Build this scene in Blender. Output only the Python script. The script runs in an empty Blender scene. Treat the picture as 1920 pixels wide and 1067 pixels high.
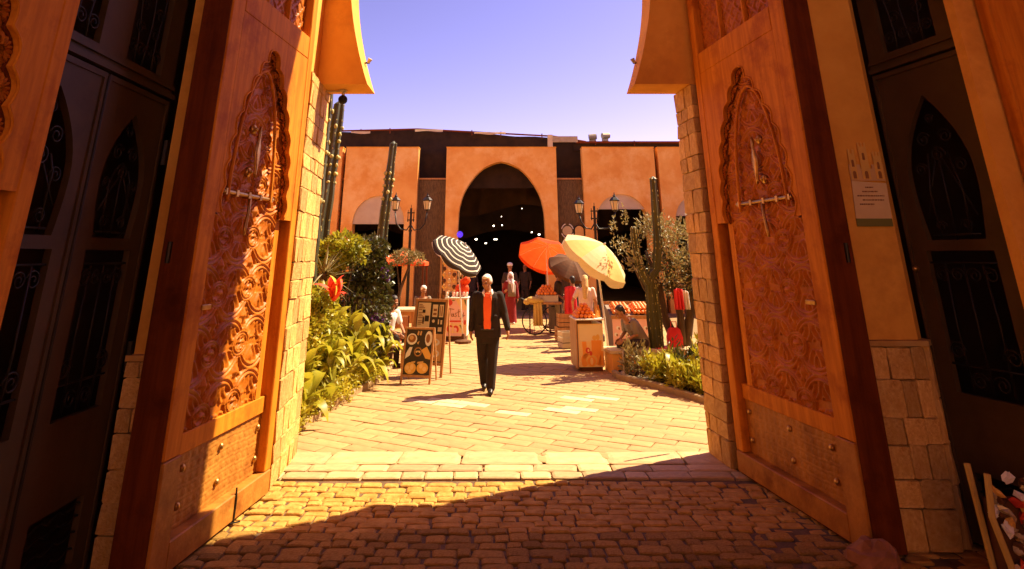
import bpy, bmesh, math, random
import numpy as np
from mathutils import Vector, Matrix, Euler
from mathutils.geometry import tessellate_polygon
R = math.radians
rnd = random.Random(7)
SC = bpy.context.scene
COL = SC.collection

# ------------------------------------------------------------ camera, sky, sun, exposure
cam = bpy.data.cameras.new('camera')
cam.sensor_width = 36.0
cam.lens = 36.0 * 1120 / 1920
cam.shift_x = 30 / 1920
cam.shift_y = -433.5 / 1920
cam.clip_start = 0.05
cam.clip_end = 2000
camo = bpy.data.objects.new('camera', cam)
COL.objects.link(camo)
camo.location = (0, 0, 2.0)
camo.rotation_euler = (R(90) + math.atan(380 / 1120), 0, 0)
SC.camera = camo

SUN_AZ = 63.5      # degrees from +Y towards +X
SUN_EL = 52.5
w = bpy.data.worlds.new('World')
SC.world = w
w.use_nodes = True
nt = w.node_tree
nt.nodes.clear()
o_ = nt.nodes.new('ShaderNodeOutputWorld')
bg = nt.nodes.new('ShaderNodeBackground')
sky = nt.nodes.new('ShaderNodeTexSky')
sky.sky_type = 'NISHITA'
sky.sun_disc = False
sky.sun_elevation = R(SUN_EL)
sky.sun_rotation = R(SUN_AZ)
sky.altitude = 300
sky.air_density = 1.0
sky.dust_density = 0.6
sky.ozone_density = 1.2
tint = nt.nodes.new('ShaderNodeMix')
tint.data_type = 'RGBA'
tint.blend_type = 'MULTIPLY'
tint.inputs[0].default_value = 1.0
tint.inputs[7].default_value = (0.60, 0.375, 0.43, 1)      # the photograph's lavender white balance
nt.links.new(sky.outputs[0], tint.inputs[6])
gm = nt.nodes.new('ShaderNodeGamma')
gm.inputs[1].default_value = 1.4
nt.links.new(tint.outputs[2], gm.inputs[0])
nt.links.new(gm.outputs[0], bg.inputs[0])
bg.inputs[1].default_value = 0.10
nt.links.new(bg.outputs[0], o_.inputs[0])

sl = bpy.data.lights.new('sun', 'SUN')
sl.energy = 3.9
sl.angle = R(0.5)
sl.color = (1.0, 0.82, 0.54)
so = bpy.data.objects.new('sun', sl)
COL.objects.link(so)
so.location = (40, 20, 40)
sd = Vector((math.sin(R(SUN_AZ)) * math.cos(R(SUN_EL)), math.cos(R(SUN_AZ)) * math.cos(R(SUN_EL)), math.sin(R(SUN_EL))))
so.rotation_euler = sd.to_track_quat('Z', 'Y').to_euler()

SC.view_settings.view_transform = 'Standard'
SC.view_settings.look = 'None'
SC.view_settings.gamma = 1
SC.view_settings.use_curve_mapping = False
SC.view_settings.exposure = 1.85
SC.render.engine = 'CYCLES'
SC.cycles.max_bounces = 8
SC.cycles.diffuse_bounces = 5

# ------------------------------------------------------------ helpers
class B:
    """collects shapes; build() links them as ONE mesh object"""
    def __init__(s): s.v = []; s.f = []
    def add(s, vs, fs):
        n = len(s.v); s.v += [tuple(a) for a in vs]; s.f += [tuple(i + n for i in f) for f in fs]; return s
    def box(s, x0, x1, y0, y1, z0, z1, M=None):
        vs = [Vector((x, y, z)) for z in (z0, z1) for x, y in ((x0, y0), (x1, y0), (x1, y1), (x0, y1))]
        if M is not None: vs = [M @ a for a in vs]
        return s.add(vs, [(3, 2, 1, 0), (4, 5, 6, 7), (0, 1, 5, 4), (1, 2, 6, 5), (2, 3, 7, 6), (3, 0, 4, 7)])
    def bbox(s, x0, x1, y0, y1, z0, z1, c=.01, M=None):
        """box with chamfered vertical and top edges"""
        def ring(x0, x1, y0, y1, c, z): return [Vector(p) for p in ((x0 + c, y0, z), (x1 - c, y0, z), (x1, y0 + c, z), (x1, y1 - c, z), (x1 - c, y1, z), (x0 + c, y1, z), (x0, y1 - c, z), (x0, y0 + c, z))]
        rs = [ring(x0 + c, x1 - c, y0 + c, y1 - c, c, z0), ring(x0, x1, y0, y1, c, z0 + c), ring(x0, x1, y0, y1, c, z1 - c), ring(x0 + c, x1 - c, y0 + c, y1 - c, c, z1)]
        vs = sum(rs, [])
        if M is not None: vs = [M @ a for a in vs]
        fs = [tuple(range(7, -1, -1)), tuple(range(24, 32))]
        for k in range(3):
            for i in range(8): fs.append((k * 8 + i, k * 8 + (i + 1) % 8, k * 8 + 8 + (i + 1) % 8, k * 8 + 8 + i))
        return s.add(vs, fs)
    def tube(s, pts, r, n=6, caps=True):
        pts = [Vector(p) for p in pts]
        rs = r if isinstance(r, (list, tuple)) else [r] * len(pts)
        up = None; vs = []
        for i, p in enumerate(pts):
            t = (pts[min(i + 1, len(pts) - 1)] - pts[max(i - 1, 0)])
            if t.length < 1e-9: t = Vector((0, 0, 1))
            t.normalize()
            if up is None: up = t.orthogonal().normalized()
            else:
                up = up - t * up.dot(t)
                up = up.normalized() if up.length > 1e-6 else t.orthogonal().normalized()
            b = t.cross(up)
            for k in range(n):
                a = 2 * math.pi * k / n
                vs.append(p + (up * math.cos(a) + b * math.sin(a)) * rs[i])
        fs = []
        for i in range(len(pts) - 1):
            for k in range(n): fs.append((i * n + k, i * n + (k + 1) % n, (i + 1) * n + (k + 1) % n, (i + 1) * n + k))
        if caps: fs += [tuple(range(n - 1, -1, -1)), tuple(range((len(pts) - 1) * n, len(pts) * n))]
        return s.add(vs, fs)
    def ell(s, c, r, nu=10, nv=6, M=None):
        c = Vector(c); r = (r, r, r) if not isinstance(r, (tuple, list)) else r
        vs = [Vector((0, 0, -r[2]))]
        for j in range(1, nv):
            ph = -math.pi / 2 + math.pi * j / nv
            for i in range(nu):
                a = 2 * math.pi * i / nu
                vs.append(Vector((r[0] * math.cos(ph) * math.cos(a), r[1] * math.cos(ph) * math.sin(a), r[2] * math.sin(ph))))
        vs.append(Vector((0, 0, r[2])))
        if M is not None: vs = [M @ a for a in vs]
        vs = [a + c for a in vs]
        fs = [(0, 1 + (i + 1) % nu, 1 + i) for i in range(nu)]
        for j in range(nv - 2):
            for i in range(nu): fs.append((1 + j * nu + i, 1 + j * nu + (i + 1) % nu, 1 + (j + 1) * nu + (i + 1) % nu, 1 + (j + 1) * nu + i))
        t = len(vs) - 1; b = 1 + (nv - 2) * nu
        fs += [(b + i, b + (i + 1) % nu, t) for i in range(nu)]
        return s.add(vs, fs)
    def loft(s, rings, caps=True):
        n = len(rings[0]); vs = sum([list(r) for r in rings], []); fs = []
        for j in range(len(rings) - 1):
            for i in range(n): fs.append((j * n + i, j * n + (i + 1) % n, (j + 1) * n + (i + 1) % n, (j + 1) * n + i))
        if caps: fs += [tuple(range(n - 1, -1, -1)), tuple(range((len(rings) - 1) * n, len(rings) * n))]
        return s.add(vs, fs)
    def lathe(s, prof, c=(0, 0, 0), n=12):
        return s.loft([[(c[0] + r * math.cos(2 * math.pi * k / n), c[1] + r * math.sin(2 * math.pi * k / n), c[2] + z) for k in range(n)] for r, z in prof])
    def plate(s, loops, y0, y1, M=None):
        """polygon with holes in local x,z, thickened from y0 to y1"""
        pts = [p for l in loops for p in l]; n = len(pts)
        tris = tessellate_polygon([[Vector((p[0], p[1], 0)) for p in l] for l in loops])
        vs = [Vector((p[0], y0, p[1])) for p in pts] + [Vector((p[0], y1, p[1])) for p in pts]
        if M is not None: vs = [M @ a for a in vs]
        fs = []
        for a, b, c in tris:
            (ax, az), (bx, bz), (cx, cz) = pts[a], pts[b], pts[c]
            if (bx - ax) * (cz - az) - (bz - az) * (cx - ax) < 0: b, c = c, b
            fs += [(a, b, c), (n + a, n + c, n + b)]
        k = 0
        for l in loops:
            m = len(l)
            for i in range(m):
                a, b = k + i, k + (i + 1) % m
                fs.append((a, n + a, n + b, b))
            k += m
        return s.add(vs, fs)
    def mesh(s, name, smooth=False, fix=True):
        me = bpy.data.meshes.new(name)
        me.from_pydata([tuple(a) for a in s.v], [], s.f)
        if fix:
            bm = bmesh.new(); bm.from_mesh(me)
            bmesh.ops.recalc_face_normals(bm, faces=bm.faces)
            bm.to_mesh(me); bm.free()
        if smooth: me.shade_smooth()
        return me
    def build(s, name, mat, parent=None, loc=(0, 0, 0), rot=(0, 0, 0), smooth=False, fix=True):
        return link(name, s.mesh(name, smooth, fix), mat, parent, loc, rot)

def link(name, me, mat, parent=None, loc=(0, 0, 0), rot=(0, 0, 0)):
    if mat is not None and not me.materials: me.materials.append(mat)
    o = bpy.data.objects.new(name, me)
    COL.objects.link(o)
    o.location = loc; o.rotation_euler = rot
    if parent is not None: o.parent = parent
    return o

def inst(o, parent, loc, rot=(0, 0, 0), scale=(1, 1, 1), name=None):
    c = o.copy(); COL.objects.link(c); c.parent = parent
    c.location = loc; c.rotation_euler = rot; c.scale = scale
    return c

def tag(o, label=None, cat=None, group=None, kind=None):
    if label: o['label'] = label
    if cat: o['category'] = cat
    if group: o['group'] = group
    if kind: o['kind'] = kind
    return o

def thing(name, label, cat, loc=(0, 0, 0), rz=0, group=None):
    o = bpy.data.objects.new(name, None)
    o.empty_display_size = .2
    COL.objects.link(o); o.location = loc; o.rotation_euler = (0, 0, rz)
    return tag(o, label, cat, group)

def tree_copy(o, loc, rz, label, parent=None):
    c = o.copy(); COL.objects.link(c)
    if parent is not None: c.parent = parent
    else:
        c.location = loc; c.rotation_euler = (0, 0, rz); c['label'] = label
    for ch in list(o.children): tree_copy(ch, None, None, None, c)
    return c

# ------------------------------------------------------------ materials
def mat(name, c1, c2=None, scale=4.0, rough=.7, bump=0.0, bscale=40.0, stretch=(1, 1, 1), metal=0.0, lo=.35, hi=.65, spec=.4,
        c3=None, s3=1.2, transl=0.0, detail=5.0, bdist=.01):
    m = bpy.data.materials.new(name); m.use_nodes = True
    n = m.node_tree.nodes; L = m.node_tree.links
    p = n['Principled BSDF']
    p.inputs['Roughness'].default_value = rough
    p.inputs['Metallic'].default_value = metal
    p.inputs['Specular IOR Level'].default_value = spec
    tc = n.new('ShaderNodeTexCoord'); mp = n.new('ShaderNodeMapping')
    mp.inputs['Scale'].default_value = stretch
    L.new(tc.outputs['Object'], mp.inputs[0])
    col = None
    if c2 is None: p.inputs['Base Color'].default_value = (*c1, 1)
    else:
        t = n.new('ShaderNodeTexNoise'); t.inputs['Scale'].default_value = scale; t.inputs['Detail'].default_value = detail
        t.inputs['Roughness'].default_value = .62
        L.new(mp.outputs[0], t.inputs[0])
        r = n.new('ShaderNodeValToRGB')
        r.color_ramp.elements[0].position = lo; r.color_ramp.elements[1].position = hi
        r.color_ramp.elements[0].color = (*c1, 1); r.color_ramp.elements[1].color = (*c2, 1)
        L.new(t.outputs[0], r.inputs[0]); col = r.outputs[0]
        if c3 is not None:
            t2 = n.new('ShaderNodeTexNoise'); t2.inputs['Scale'].default_value = s3; t2.inputs['Detail'].default_value = 6
            t2.inputs['Roughness'].default_value = .7
            L.new(tc.outputs['Object'], t2.inputs[0])
            r2 = n.new('ShaderNodeValToRGB'); r2.color_ramp.elements[0].position = .5; r2.color_ramp.elements[1].position = .68
            L.new(t2.outputs[0], r2.inputs[0])
            mx = n.new('ShaderNodeMix'); mx.data_type = 'RGBA'
            L.new(r2.outputs[0], mx.inputs[0]); L.new(col, mx.inputs[6]); mx.inputs[7].default_value = (*c3, 1)
            col = mx.outputs[2]
        L.new(col, p.inputs['Base Color'])
    if bump:
        t = n.new('ShaderNodeTexNoise'); t.inputs['Scale'].default_value = bscale; t.inputs['Detail'].default_value = 6
        L.new(mp.outputs[0], t.inputs[0])
        b = n.new('ShaderNodeBump'); b.inputs['Strength'].default_value = bump; b.inputs['Distance'].default_value = bdist
        L.new(t.outputs[0], b.inputs['Height']); L.new(b.outputs[0], p.inputs['Normal'])
    if transl:
        tr = n.new('ShaderNodeBsdfTranslucent'); ms = n.new('ShaderNodeMixShader'); ms.inputs[0].default_value = transl
        if col is not None: L.new(col, tr.inputs[0])
        else: tr.inputs[0].default_value = (*c1, 1)
        L.new(p.outputs[0], ms.inputs[1]); L.new(tr.outputs[0], ms.inputs[2]); L.new(ms.outputs[0], n['Material Output'].inputs[0])
    return m

def glow(name, c, s):
    m = mat(name, c); p = m.node_tree.nodes['Principled BSDF']
    p.inputs['Emission Color'].default_value = (*c, 1); p.inputs['Emission Strength'].default_value = s
    return m

def grey(m, lo=.72, hi=1.24):
    """per-object brightness and hue variation, so that alike pieces differ"""
    n = m.node_tree.nodes; L = m.node_tree.links; p = n['Principled BSDF']
    oi = n.new('ShaderNodeObjectInfo'); hs = n.new('ShaderNodeHueSaturation'); mr = n.new('ShaderNodeMapRange')
    mr.inputs[3].default_value = lo; mr.inputs[4].default_value = hi
    L.new(oi.outputs['Random'], mr.inputs[0]); L.new(mr.outputs[0], hs.inputs['Value'])
    src = p.inputs['Base Color'].links
    if src: L.new(src[0].from_socket, hs.inputs['Color'])
    else: hs.inputs['Color'].default_value = p.inputs['Base Color'].default_value
    L.new(hs.outputs[0], p.inputs['Base Color'])
    return m

MT = dict(
    wood=mat('cedar_wood', (.48, .142, .009), (.70, .245, .018), 2.2, .6, .25, 9, (6, 6, .55), spec=.07, c3=(.36, .085, .008), s3=1.7),
    wood_dark=mat('dark_cedar', (.10, .019, .003), (.165, .035, .005), 2.2, .5, .25, 9, (6, 6, .55), spec=.14, c3=(.07, .012, .002), s3=1.7),
    carved=mat('carved_cedar', (.36, .090, .005), (.53, .155, .011), 5, .42, .15, 60, spec=.13),
    bronze=mat('brass_plate', (.33, .118, .014), (.47, .19, .028), 5, .55, .3, 40, spec=.2, c3=(.24, .075, .008), s3=3),
    brass=mat('polished_brass', (.42, .22, .05), (.58, .34, .10), 20, .35, metal=.85),
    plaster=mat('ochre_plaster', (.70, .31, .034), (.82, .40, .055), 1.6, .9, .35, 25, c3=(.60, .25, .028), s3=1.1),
    stone=grey(mat('sandstone', (.56, .285, .060), (.72, .44, .13), 3.0, .85, .7, 14, c3=(.46, .20, .034), s3=2.3, bdist=.02)),
    mortar=mat('sand_mortar', (.20, .11, .045), (.30, .18, .08), 8, .95, .5, 40),
    cobble=grey(mat('cobble_stone', (.28, .138, .026), (.45, .255, .064), 7, .8, .9, 22, c3=(.35, .18, .040), s3=9, spec=.1, bdist=.014)),
    cobble_sand=mat('sand_between_cobbles', (.085, .045, .018), (.16, .09, .04), 10, .95, .6, 60),
    slab=grey(mat('limestone_slab', (.40, .25, .105), (.54, .36, .16), 3, .8, .4, 30, c3=(.37, .25, .12), s3=4)),
    paver=mat('courtyard_paver', (.36, .208, .076), (.50, .300, .115), 2.2, .8, .4, 30, c3=(.30, .165, .058), s3=1.1),
    paver_joint=mat('paver_joint', (.20, .115, .045), (.29, .17, .07), 8, .95),
    pale_slab=mat('pale_paver', (.54, .39, .20), (.64, .48, .27), 4, .75, .3, 30),
    terracotta=mat('terracotta_plaster', (.74, .33, .070), (.84, .45, .12), 1.3, .9, .4, 18, c3=(.88, .56, .21), s3=.8, spec=.15),
    metal=mat('brown_painted_steel', (.066, .036, .012), (.092, .052, .018), 1.5, .55, .1, 30, spec=.2, c3=(.056, .029, .009), s3=1.2),
    iron=mat('wrought_iron', (.016, .009, .004), (.026, .015, .007), 12, .45, metal=.3),
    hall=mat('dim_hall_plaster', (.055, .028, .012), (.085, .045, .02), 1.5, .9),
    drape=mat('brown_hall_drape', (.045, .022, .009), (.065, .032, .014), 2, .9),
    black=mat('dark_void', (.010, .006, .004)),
    fabric_black=mat('black_shade_cloth', (.020, .010, .006), (.034, .018, .010), 3, .95, .5, 6),
    reed=mat('dark_reed_screen', (.10, .056, .022), (.21, .13, .055), 9, .9, .8, 18, (3, 3, .6)),
    steel=mat('galvanised_steel', (.36, .29, .18), (.46, .38, .25), 6, .5, metal=.2),
    tarp=mat('cream_tarpaulin', (.66, .52, .34), (.74, .62, .43), 2, .7, .2, 10, transl=.25),
    white=mat('white_paint', (.72, .66, .56)),
    cream_yellow=mat('yellow_cream_canvas', (.74, .50, .15), (.80, .58, .20), 3, .75, .2, 20, transl=.35),
    cream=mat('cream_canvas', (.74, .60, .32), (.80, .68, .42), 3, .75, .2, 20, transl=.35),
    orange_cloth=mat('orange_canvas', (.74, .095, .014), (.80, .13, .022), 3, .75, .2, 20, transl=.35),
    dark_cloth=mat('dark_canvas', (.10, .034, .008), (.14, .052, .013), 3, .85, transl=.1),
    orange=mat('orange_peel', (.80, .20, .018), (.86, .27, .03), 9, .42, .2, 120, spec=.5),
    green_leaf=mat('bright_leaf', (.22, .215, .012), (.44, .38, .022), 2.2, .45, transl=.4, spec=.5),
    yellow_leaf=mat('yellow_green_leaf', (.28, .255, .014), (.50, .42, .03), 2.2, .4, transl=.42, spec=.5),
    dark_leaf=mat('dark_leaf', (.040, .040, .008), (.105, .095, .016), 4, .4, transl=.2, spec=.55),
    hedge_leaf=mat('hedge_leaf', (.30, .27, .014), (.56, .46, .03), 3, .5, transl=.35, spec=.5),
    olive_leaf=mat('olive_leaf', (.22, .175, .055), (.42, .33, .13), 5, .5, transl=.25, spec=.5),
    dry_leaf=mat('dry_leaf', (.20, .145, .05), (.34, .26, .09), 6, .6, transl=.25),
    cactus=mat('cactus_skin', (.036, .034, .007), (.070, .060, .012), 3, .5, .3, 30, spec=.45),
    spine=mat('cactus_fruit', (.36, .30, .09), (.52, .45, .16), 9, .6),
    bark=mat('bark', (.055, .030, .013), (.12, .07, .032), 5, .9, .9, 14, (2, 2, .5)),
    soil=mat('bed_soil', (.05, .03, .014), (.085, .05, .024), 6, .95, .6, 20),
    purple=mat('purple_petal', (.13, .04, .24)),
    petal_yellow=mat('yellow_petal', (.80, .52, .04), transl=.3),
    red_petal=mat('red_petal', (.80, .06, .02)),
    skin=mat('skin', (.42, .18, .082), (.48, .215, .105), 9, .55, .1, 80, spec=.35),
    skin_dark=mat('tanned_skin', (.34, .14, .06), (.40, .175, .08), 9, .55, spec=.35),
    hair_white=mat('white_hair', (.74, .66, .55), (.84, .77, .67), 40, .7, .7, 120),
    hair_blond=mat('blond_hair', (.55, .34, .11), (.70, .48, .19), 30, .6, .6, 90, (4, 4, .6)),
    hair_dark=mat('dark_hair', (.018, .010, .006), (.03, .018, .01), 30, .5, .4, 90),
    suit=mat('black_suit_cloth', (.016, .0075, .004), (.026, .013, .007), 6, .95, .35, 14),
    shirt=mat('orange_red_shirt', (.78, .10, .022), (.84, .135, .032), 6, .8, .4, 18),
    collar=mat('white_collar', (.80, .74, .66)),
    shoe=mat('black_leather', (.022, .014, .010), rough=.35),
    robe_red=mat('dark_red_robe', (.20, .012, .012), (.27, .02, .018), 4, .85, .4, 12),
    light_shirt=mat('light_grey_shirt', (.50, .42, .30), (.58, .50, .38), 5, .85),
    robe_grey=mat('grey_brown_cloth', (.20, .145, .10), (.25, .19, .13), 5, .85),
    scarf=mat('white_scarf', (.74, .68, .60), (.80, .74, .66), 8, .8, .3, 20),
    pink_top=mat('pale_pink_top', (.72, .50, .40), (.78, .57, .47), 6, .8, .3, 16),
    dark_clothes=mat('dark_clothes', (.035, .02, .013), (.06, .036, .024), 5, .85),
    red_cloth=mat('crimson_cloth', (.62, .02, .03), (.70, .04, .04), 5, .8, .4, 14),
    yellow_cloth=mat('mustard_cloth', (.52, .33, .07), (.60, .40, .10), 5, .85, .4, 12),
    glass_lamp=mat('frosted_lamp_glass', (.78, .62, .38), rough=.3, transl=.4),
    board_wood=mat('sign_frame_wood', (.36, .16, .05), (.50, .24, .08), 3, .5, .2, 10, (6, 6, .6)),
    board_dark=mat('printed_black', (.035, .022, .016), rough=.4),
    p_cream=mat('print_cream', (.74, .58, .34), rough=.4), p_tan=mat('print_tan', (.62, .36, .13), rough=.4),
    p_gold=mat('print_golden', (.72, .40, .08), rough=.4), p_brown=mat('print_brown', (.28, .11, .03), rough=.4),
    p_pink=mat('print_pink', (.80, .46, .38), rough=.4), p_red=mat('print_red', (.60, .05, .02), rough=.4),
    p_orange=mat('print_orange', (.78, .28, .03), rough=.4), p_peach=mat('print_peach', (.80, .53, .22), rough=.4),
    p_white=mat('print_white', (.78, .72, .62), rough=.4), p_green=mat('print_green', (.17, .16, .035), rough=.4),
    paper=mat('poster_paper', (.66, .44, .19), (.74, .52, .25), 3, .7),
    red_paint=mat('red_paint', (.62, .05, .02), rough=.4),
    speckglow=glow('glowing_speck', (1, .86, .62), 5.0),
    bluelight=glow('blue_bulb', (.10, .04, .9), .25),
    foil=mat('shiny_wrapper', (.70, .60, .42), (.40, .25, .10), 20, .25, metal=.3),
)
m = MT['striped'] = mat('striped_canvas', (.03, .02, .012), rough=.8)
n = m.node_tree.nodes; L = m.node_tree.links
tc = n.new('ShaderNodeTexCoord'); vm = n.new('ShaderNodeVectorMath'); vm.operation = 'LENGTH'
mul = n.new('ShaderNodeMath'); mul.operation = 'MULTIPLY'; mul.inputs[1].default_value = 8.2
fr = n.new('ShaderNodeMath'); fr.operation = 'FRACT'
gt = n.new('ShaderNodeMath'); gt.operation = 'GREATER_THAN'; gt.inputs[1].default_value = .77
mx = n.new('ShaderNodeMix'); mx.data_type = 'RGBA'
mx.inputs[6].default_value = (.030, .016, .009, 1); mx.inputs[7].default_value = (.76, .66, .5, 1)
L.new(tc.outputs['Object'], vm.inputs[0]); L.new(vm.outputs['Value'], mul.inputs[0]); L.new(mul.outputs[0], fr.inputs[0]); L.new(fr.outputs[0], gt.inputs[0])
L.new(gt.outputs[0], mx.inputs[0]); L.new(mx.outputs[2], n['Principled BSDF'].inputs['Base Color'])
# ============================================================ SETTING: ground and paving
def sheet(name, poly, z, m, kind='structure'):
    b = B(); b.add([(x, y, z) for x, y in poly], [tuple(range(len(poly)))])
    return tag(b.build(name, m, fix=False), kind=kind)

sheet('ground', [(-300, -300), (300, -300), (300, 600), (-300, 600)], -.09, mat('dry_earth', (.34, .23, .12), (.44, .31, .17), .3, .95))

def pillow(seed, c=.16, jit=.07, dome=.12):
    """unit paving stone: rounded irregular corners, slightly domed top"""
    r = random.Random(seed)
    base = []
    for (x, y) in ((-.5, -.5), (.5, -.5), (.5, .5), (-.5, .5)):
        x += r.uniform(-jit, jit); y += r.uniform(-jit, jit)
        sx, sy = (1 if x > 0 else -1), (1 if y > 0 else -1)
        a, b_ = (x - sx * c, y), (x, y - sy * c)
        base += [a, b_] if sx * sy < 0 else [b_, a]
    # order counter-clockwise
    base.sort(key=lambda p: math.atan2(p[1], p[0]))
    b = B()
    t = [r.uniform(-.1, .06) for _ in base]
    vs = [(x, y, -1) for x, y in base] + [(x, y, -.25 + k * .6) for (x, y), k in zip(base, t)] + [(x * .84, y * .84, k * .8) for (x, y), k in zip(base, t)] + [(0, 0, dome)]
    n = len(base); fs = []
    for k in range(2):
        for i in range(n): fs.append((k * n + i, k * n + (i + 1) % n, (k + 1) * n + (i + 1) % n, (k + 1) * n + i))
    for i in range(n): fs.append((2 * n + i, 2 * n + (i + 1) % n, 3 * n))
    b.add(vs, fs)
    return b

# passage floor of cobbles
floor = sheet('passage_floor', [(-4.6, -7), (4.8, -7), (4.8, 6.66), (-4.6, 6.66)], -.020, MT['cobble_sand'])
cob_b = [pillow(i, .085, .06, .05) for i in range(12)]
cob = [b.mesh('cobble', False) for b in cob_b]
for me in cob: me.materials.append(MT['cobble'])
rest = B(); cells = []
y = 6.60
while y > 2.2:
    dep = rnd.uniform(.09, .14)
    x = -2.75 + rnd.uniform(0, .15)
    while x < 3.5:
        wd = rnd.choice((.11, .14, .17, .2, .25)) * rnd.uniform(.9, 1.12)
        cells.append((x + wd / 2, y - dep / 2 + .03 * math.sin(x * 1.7 + y), wd - rnd.uniform(.006, .018), dep - rnd.uniform(.005, .016)))
        x += wd
    y -= dep
cells.sort(key=lambda c: -c[1])
vis = [c for c in cells if c[1] > 4.35 and -2.3 < c[0] < 2.75]
vis.sort(key=lambda c: c[1])
keep = set(vis[-300:] if len(vis) <= 300 else vis[:300])
for c in cells:
    k = rnd.randrange(12)
    worn = c[0] > 1.9 and rnd.random() < .35
    zz = rnd.uniform(-.012, .005) - (.012 if worn else 0)
    if c in keep:
        o = link('cobble', cob[k], None, floor, (c[0], c[1], zz), (rnd.uniform(-.03, .03), rnd.uniform(-.03, .03), rnd.uniform(-.07, .07)))
        o.scale = (c[2], c[3], .032)
    else:
        rest.add([(v[0] * c[2] + c[0], v[1] * c[3] + c[1], v[2] * .032 + zz) for v in cob_b[k].v], cob_b[k].f)
tag(rest.build('cobbles', MT['cobble'], floor, fix=False), kind='stuff')

# threshold of larger limestone slabs
thr = sheet('threshold', [(-2.6, 6.664), (2.9, 6.664), (2.9, 7.52), (-2.6, 7.52)], -.03, MT['mortar'])
for (ya, yb, lo, hi) in ((6.67, 6.86, .22, .42), (6.87, 7.07, .3, .5), (7.08, 7.50, .55, .85)):
    x = -2.35
    while x < 2.5:
        wd = min(rnd.uniform(lo, hi), 2.6 - x)
        if wd < .1: break
        o = link('slab', cob[rnd.randrange(12)], None, thr, (x + wd / 2, (ya + yb) / 2, rnd.uniform(.003, .008)), (rnd.uniform(-.012, .012), rnd.uniform(-.012, .012), 0))
        o.scale = (wd - .013, yb - ya - .013, .036)
        x += wd
slab_me = []
for i in range(8):
    me = pillow(50 + i, .05, .022, .03).mesh('slab'); me.materials.append(MT['slab']); slab_me.append(me)
for o in thr.children: o.data = slab_me[rnd.randrange(8)]

# courtyard: long pavers in running bond, laid askew
yard = sheet('courtyard', [(-30, 7.524), (30, 7.524), (30, 40), (-30, 40)], -.013, MT['paver_joint'])
pav_me = []; pale_me = []; pav_b = []
for i in range(6):
    b = pillow(90 + i, .03, .012, .02); pav_b.append(b)
    me = b.mesh('paver'); me.materials.append(MT['paver']); pav_me.append(me)
    me = me.copy(); me.materials.clear(); me.materials.append(MT['pale_slab']); pale_me.append(me)
MT_pv = grey(MT['paver'], .88, 1.1)
ang = R(-27)
ca, sa = math.cos(ang), math.sin(ang)
cells = []
PL, PW = .50, .20
for j in range(-90, 90):
    for i in range(-45, 45):
        a = (i + (.5 if j % 2 else 0) + .07 * math.sin(j * 2.3)) * PL; b_ = j * PW
        x, y = a * ca - b_ * sa, a * sa + b_ * ca + 12
        if 7.30 < y < 23 and -4.2 < x < 5.2: cells.append((x, y))
PALE = [(-.45, 9.6), (.25, 9.15), (1.25, 9.9), (.9, 9.35), (1.5, 10.2), (-.9, 9.9)]
cells.sort(key=lambda c: c[1])
inview = [c for c in cells if abs(c[0] - .05) < c[1] * .30 and c[0] > -2.35 and c[0] < 3.1][:300]
keep = set(inview); rest = B()
for c in cells:
    zz = rnd.uniform(-.004, .003); k = rnd.randrange(6)
    if c in keep:
        pale = any(math.hypot(c[0] - p[0], (c[1] - p[1]) * 1.7) < .27 for p in PALE)
        o = link('paver', (pale_me if pale else pav_me)[k], None, yard, (c[0], c[1], zz), (rnd.uniform(-.012, .012), rnd.uniform(-.012, .012), ang))
        o.scale = (PL - .010, PW - .010, .012)
    else:
        rest.add([((v[0] * (PL - .014)) * ca - (v[1] * (PW - .014)) * sa + c[0], (v[0] * (PL - .014)) * sa + (v[1] * (PW - .014)) * ca + c[1], v[2] * .014 + zz) for v in pav_b[k].v], pav_b[k].f)
tag(rest.build('pavers', MT['paver'], yard, fix=False), kind='stuff')

# planting beds
lb = [(-2.45, 7.55), (-2.42, 8.2), (-2.27, 9.7), (-2.0, 11.2), (-1.95, 12.2), (-2.6, 13.4), (-7, 13.4), (-7, 7.55)]
rb = [(2.62, 7.6), (3.05, 9.6), (2.6, 10.7), (2.12, 11.5), (2.1, 11.82), (8, 12.3), (8, 7.6)]
for nm, poly in (('planting_bed', lb), ('planting_bed', rb)):
    b = B(); n = len(poly)
    b.add([(x, y, -.05) for x, y in poly] + [(x, y, .06) for x, y in poly], [tuple(range(n, 2 * n))] + [(i, (i + 1) % n, n + (i + 1) % n, n + i) for i in range(n)])
    tag(b.build(nm, MT['soil'], fix=False), kind='structure')
kerb = B()
for poly in (lb[:5], rb[:5]):
    for a, c in zip(poly, poly[1:]):
        dx, dy = c[0] - a[0], c[1] - a[1]; Ln = math.hypot(dx, dy)
        kerb.bbox(0, Ln + .03, -.05, .05, -.03, .085, .012, Matrix.Translation((a[0], a[1], 0)) @ Matrix.Rotation(math.atan2(dy, dx), 4, 'Z'))
tag(kerb.build('bed_kerb', MT['slab']), kind='structure')

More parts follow.
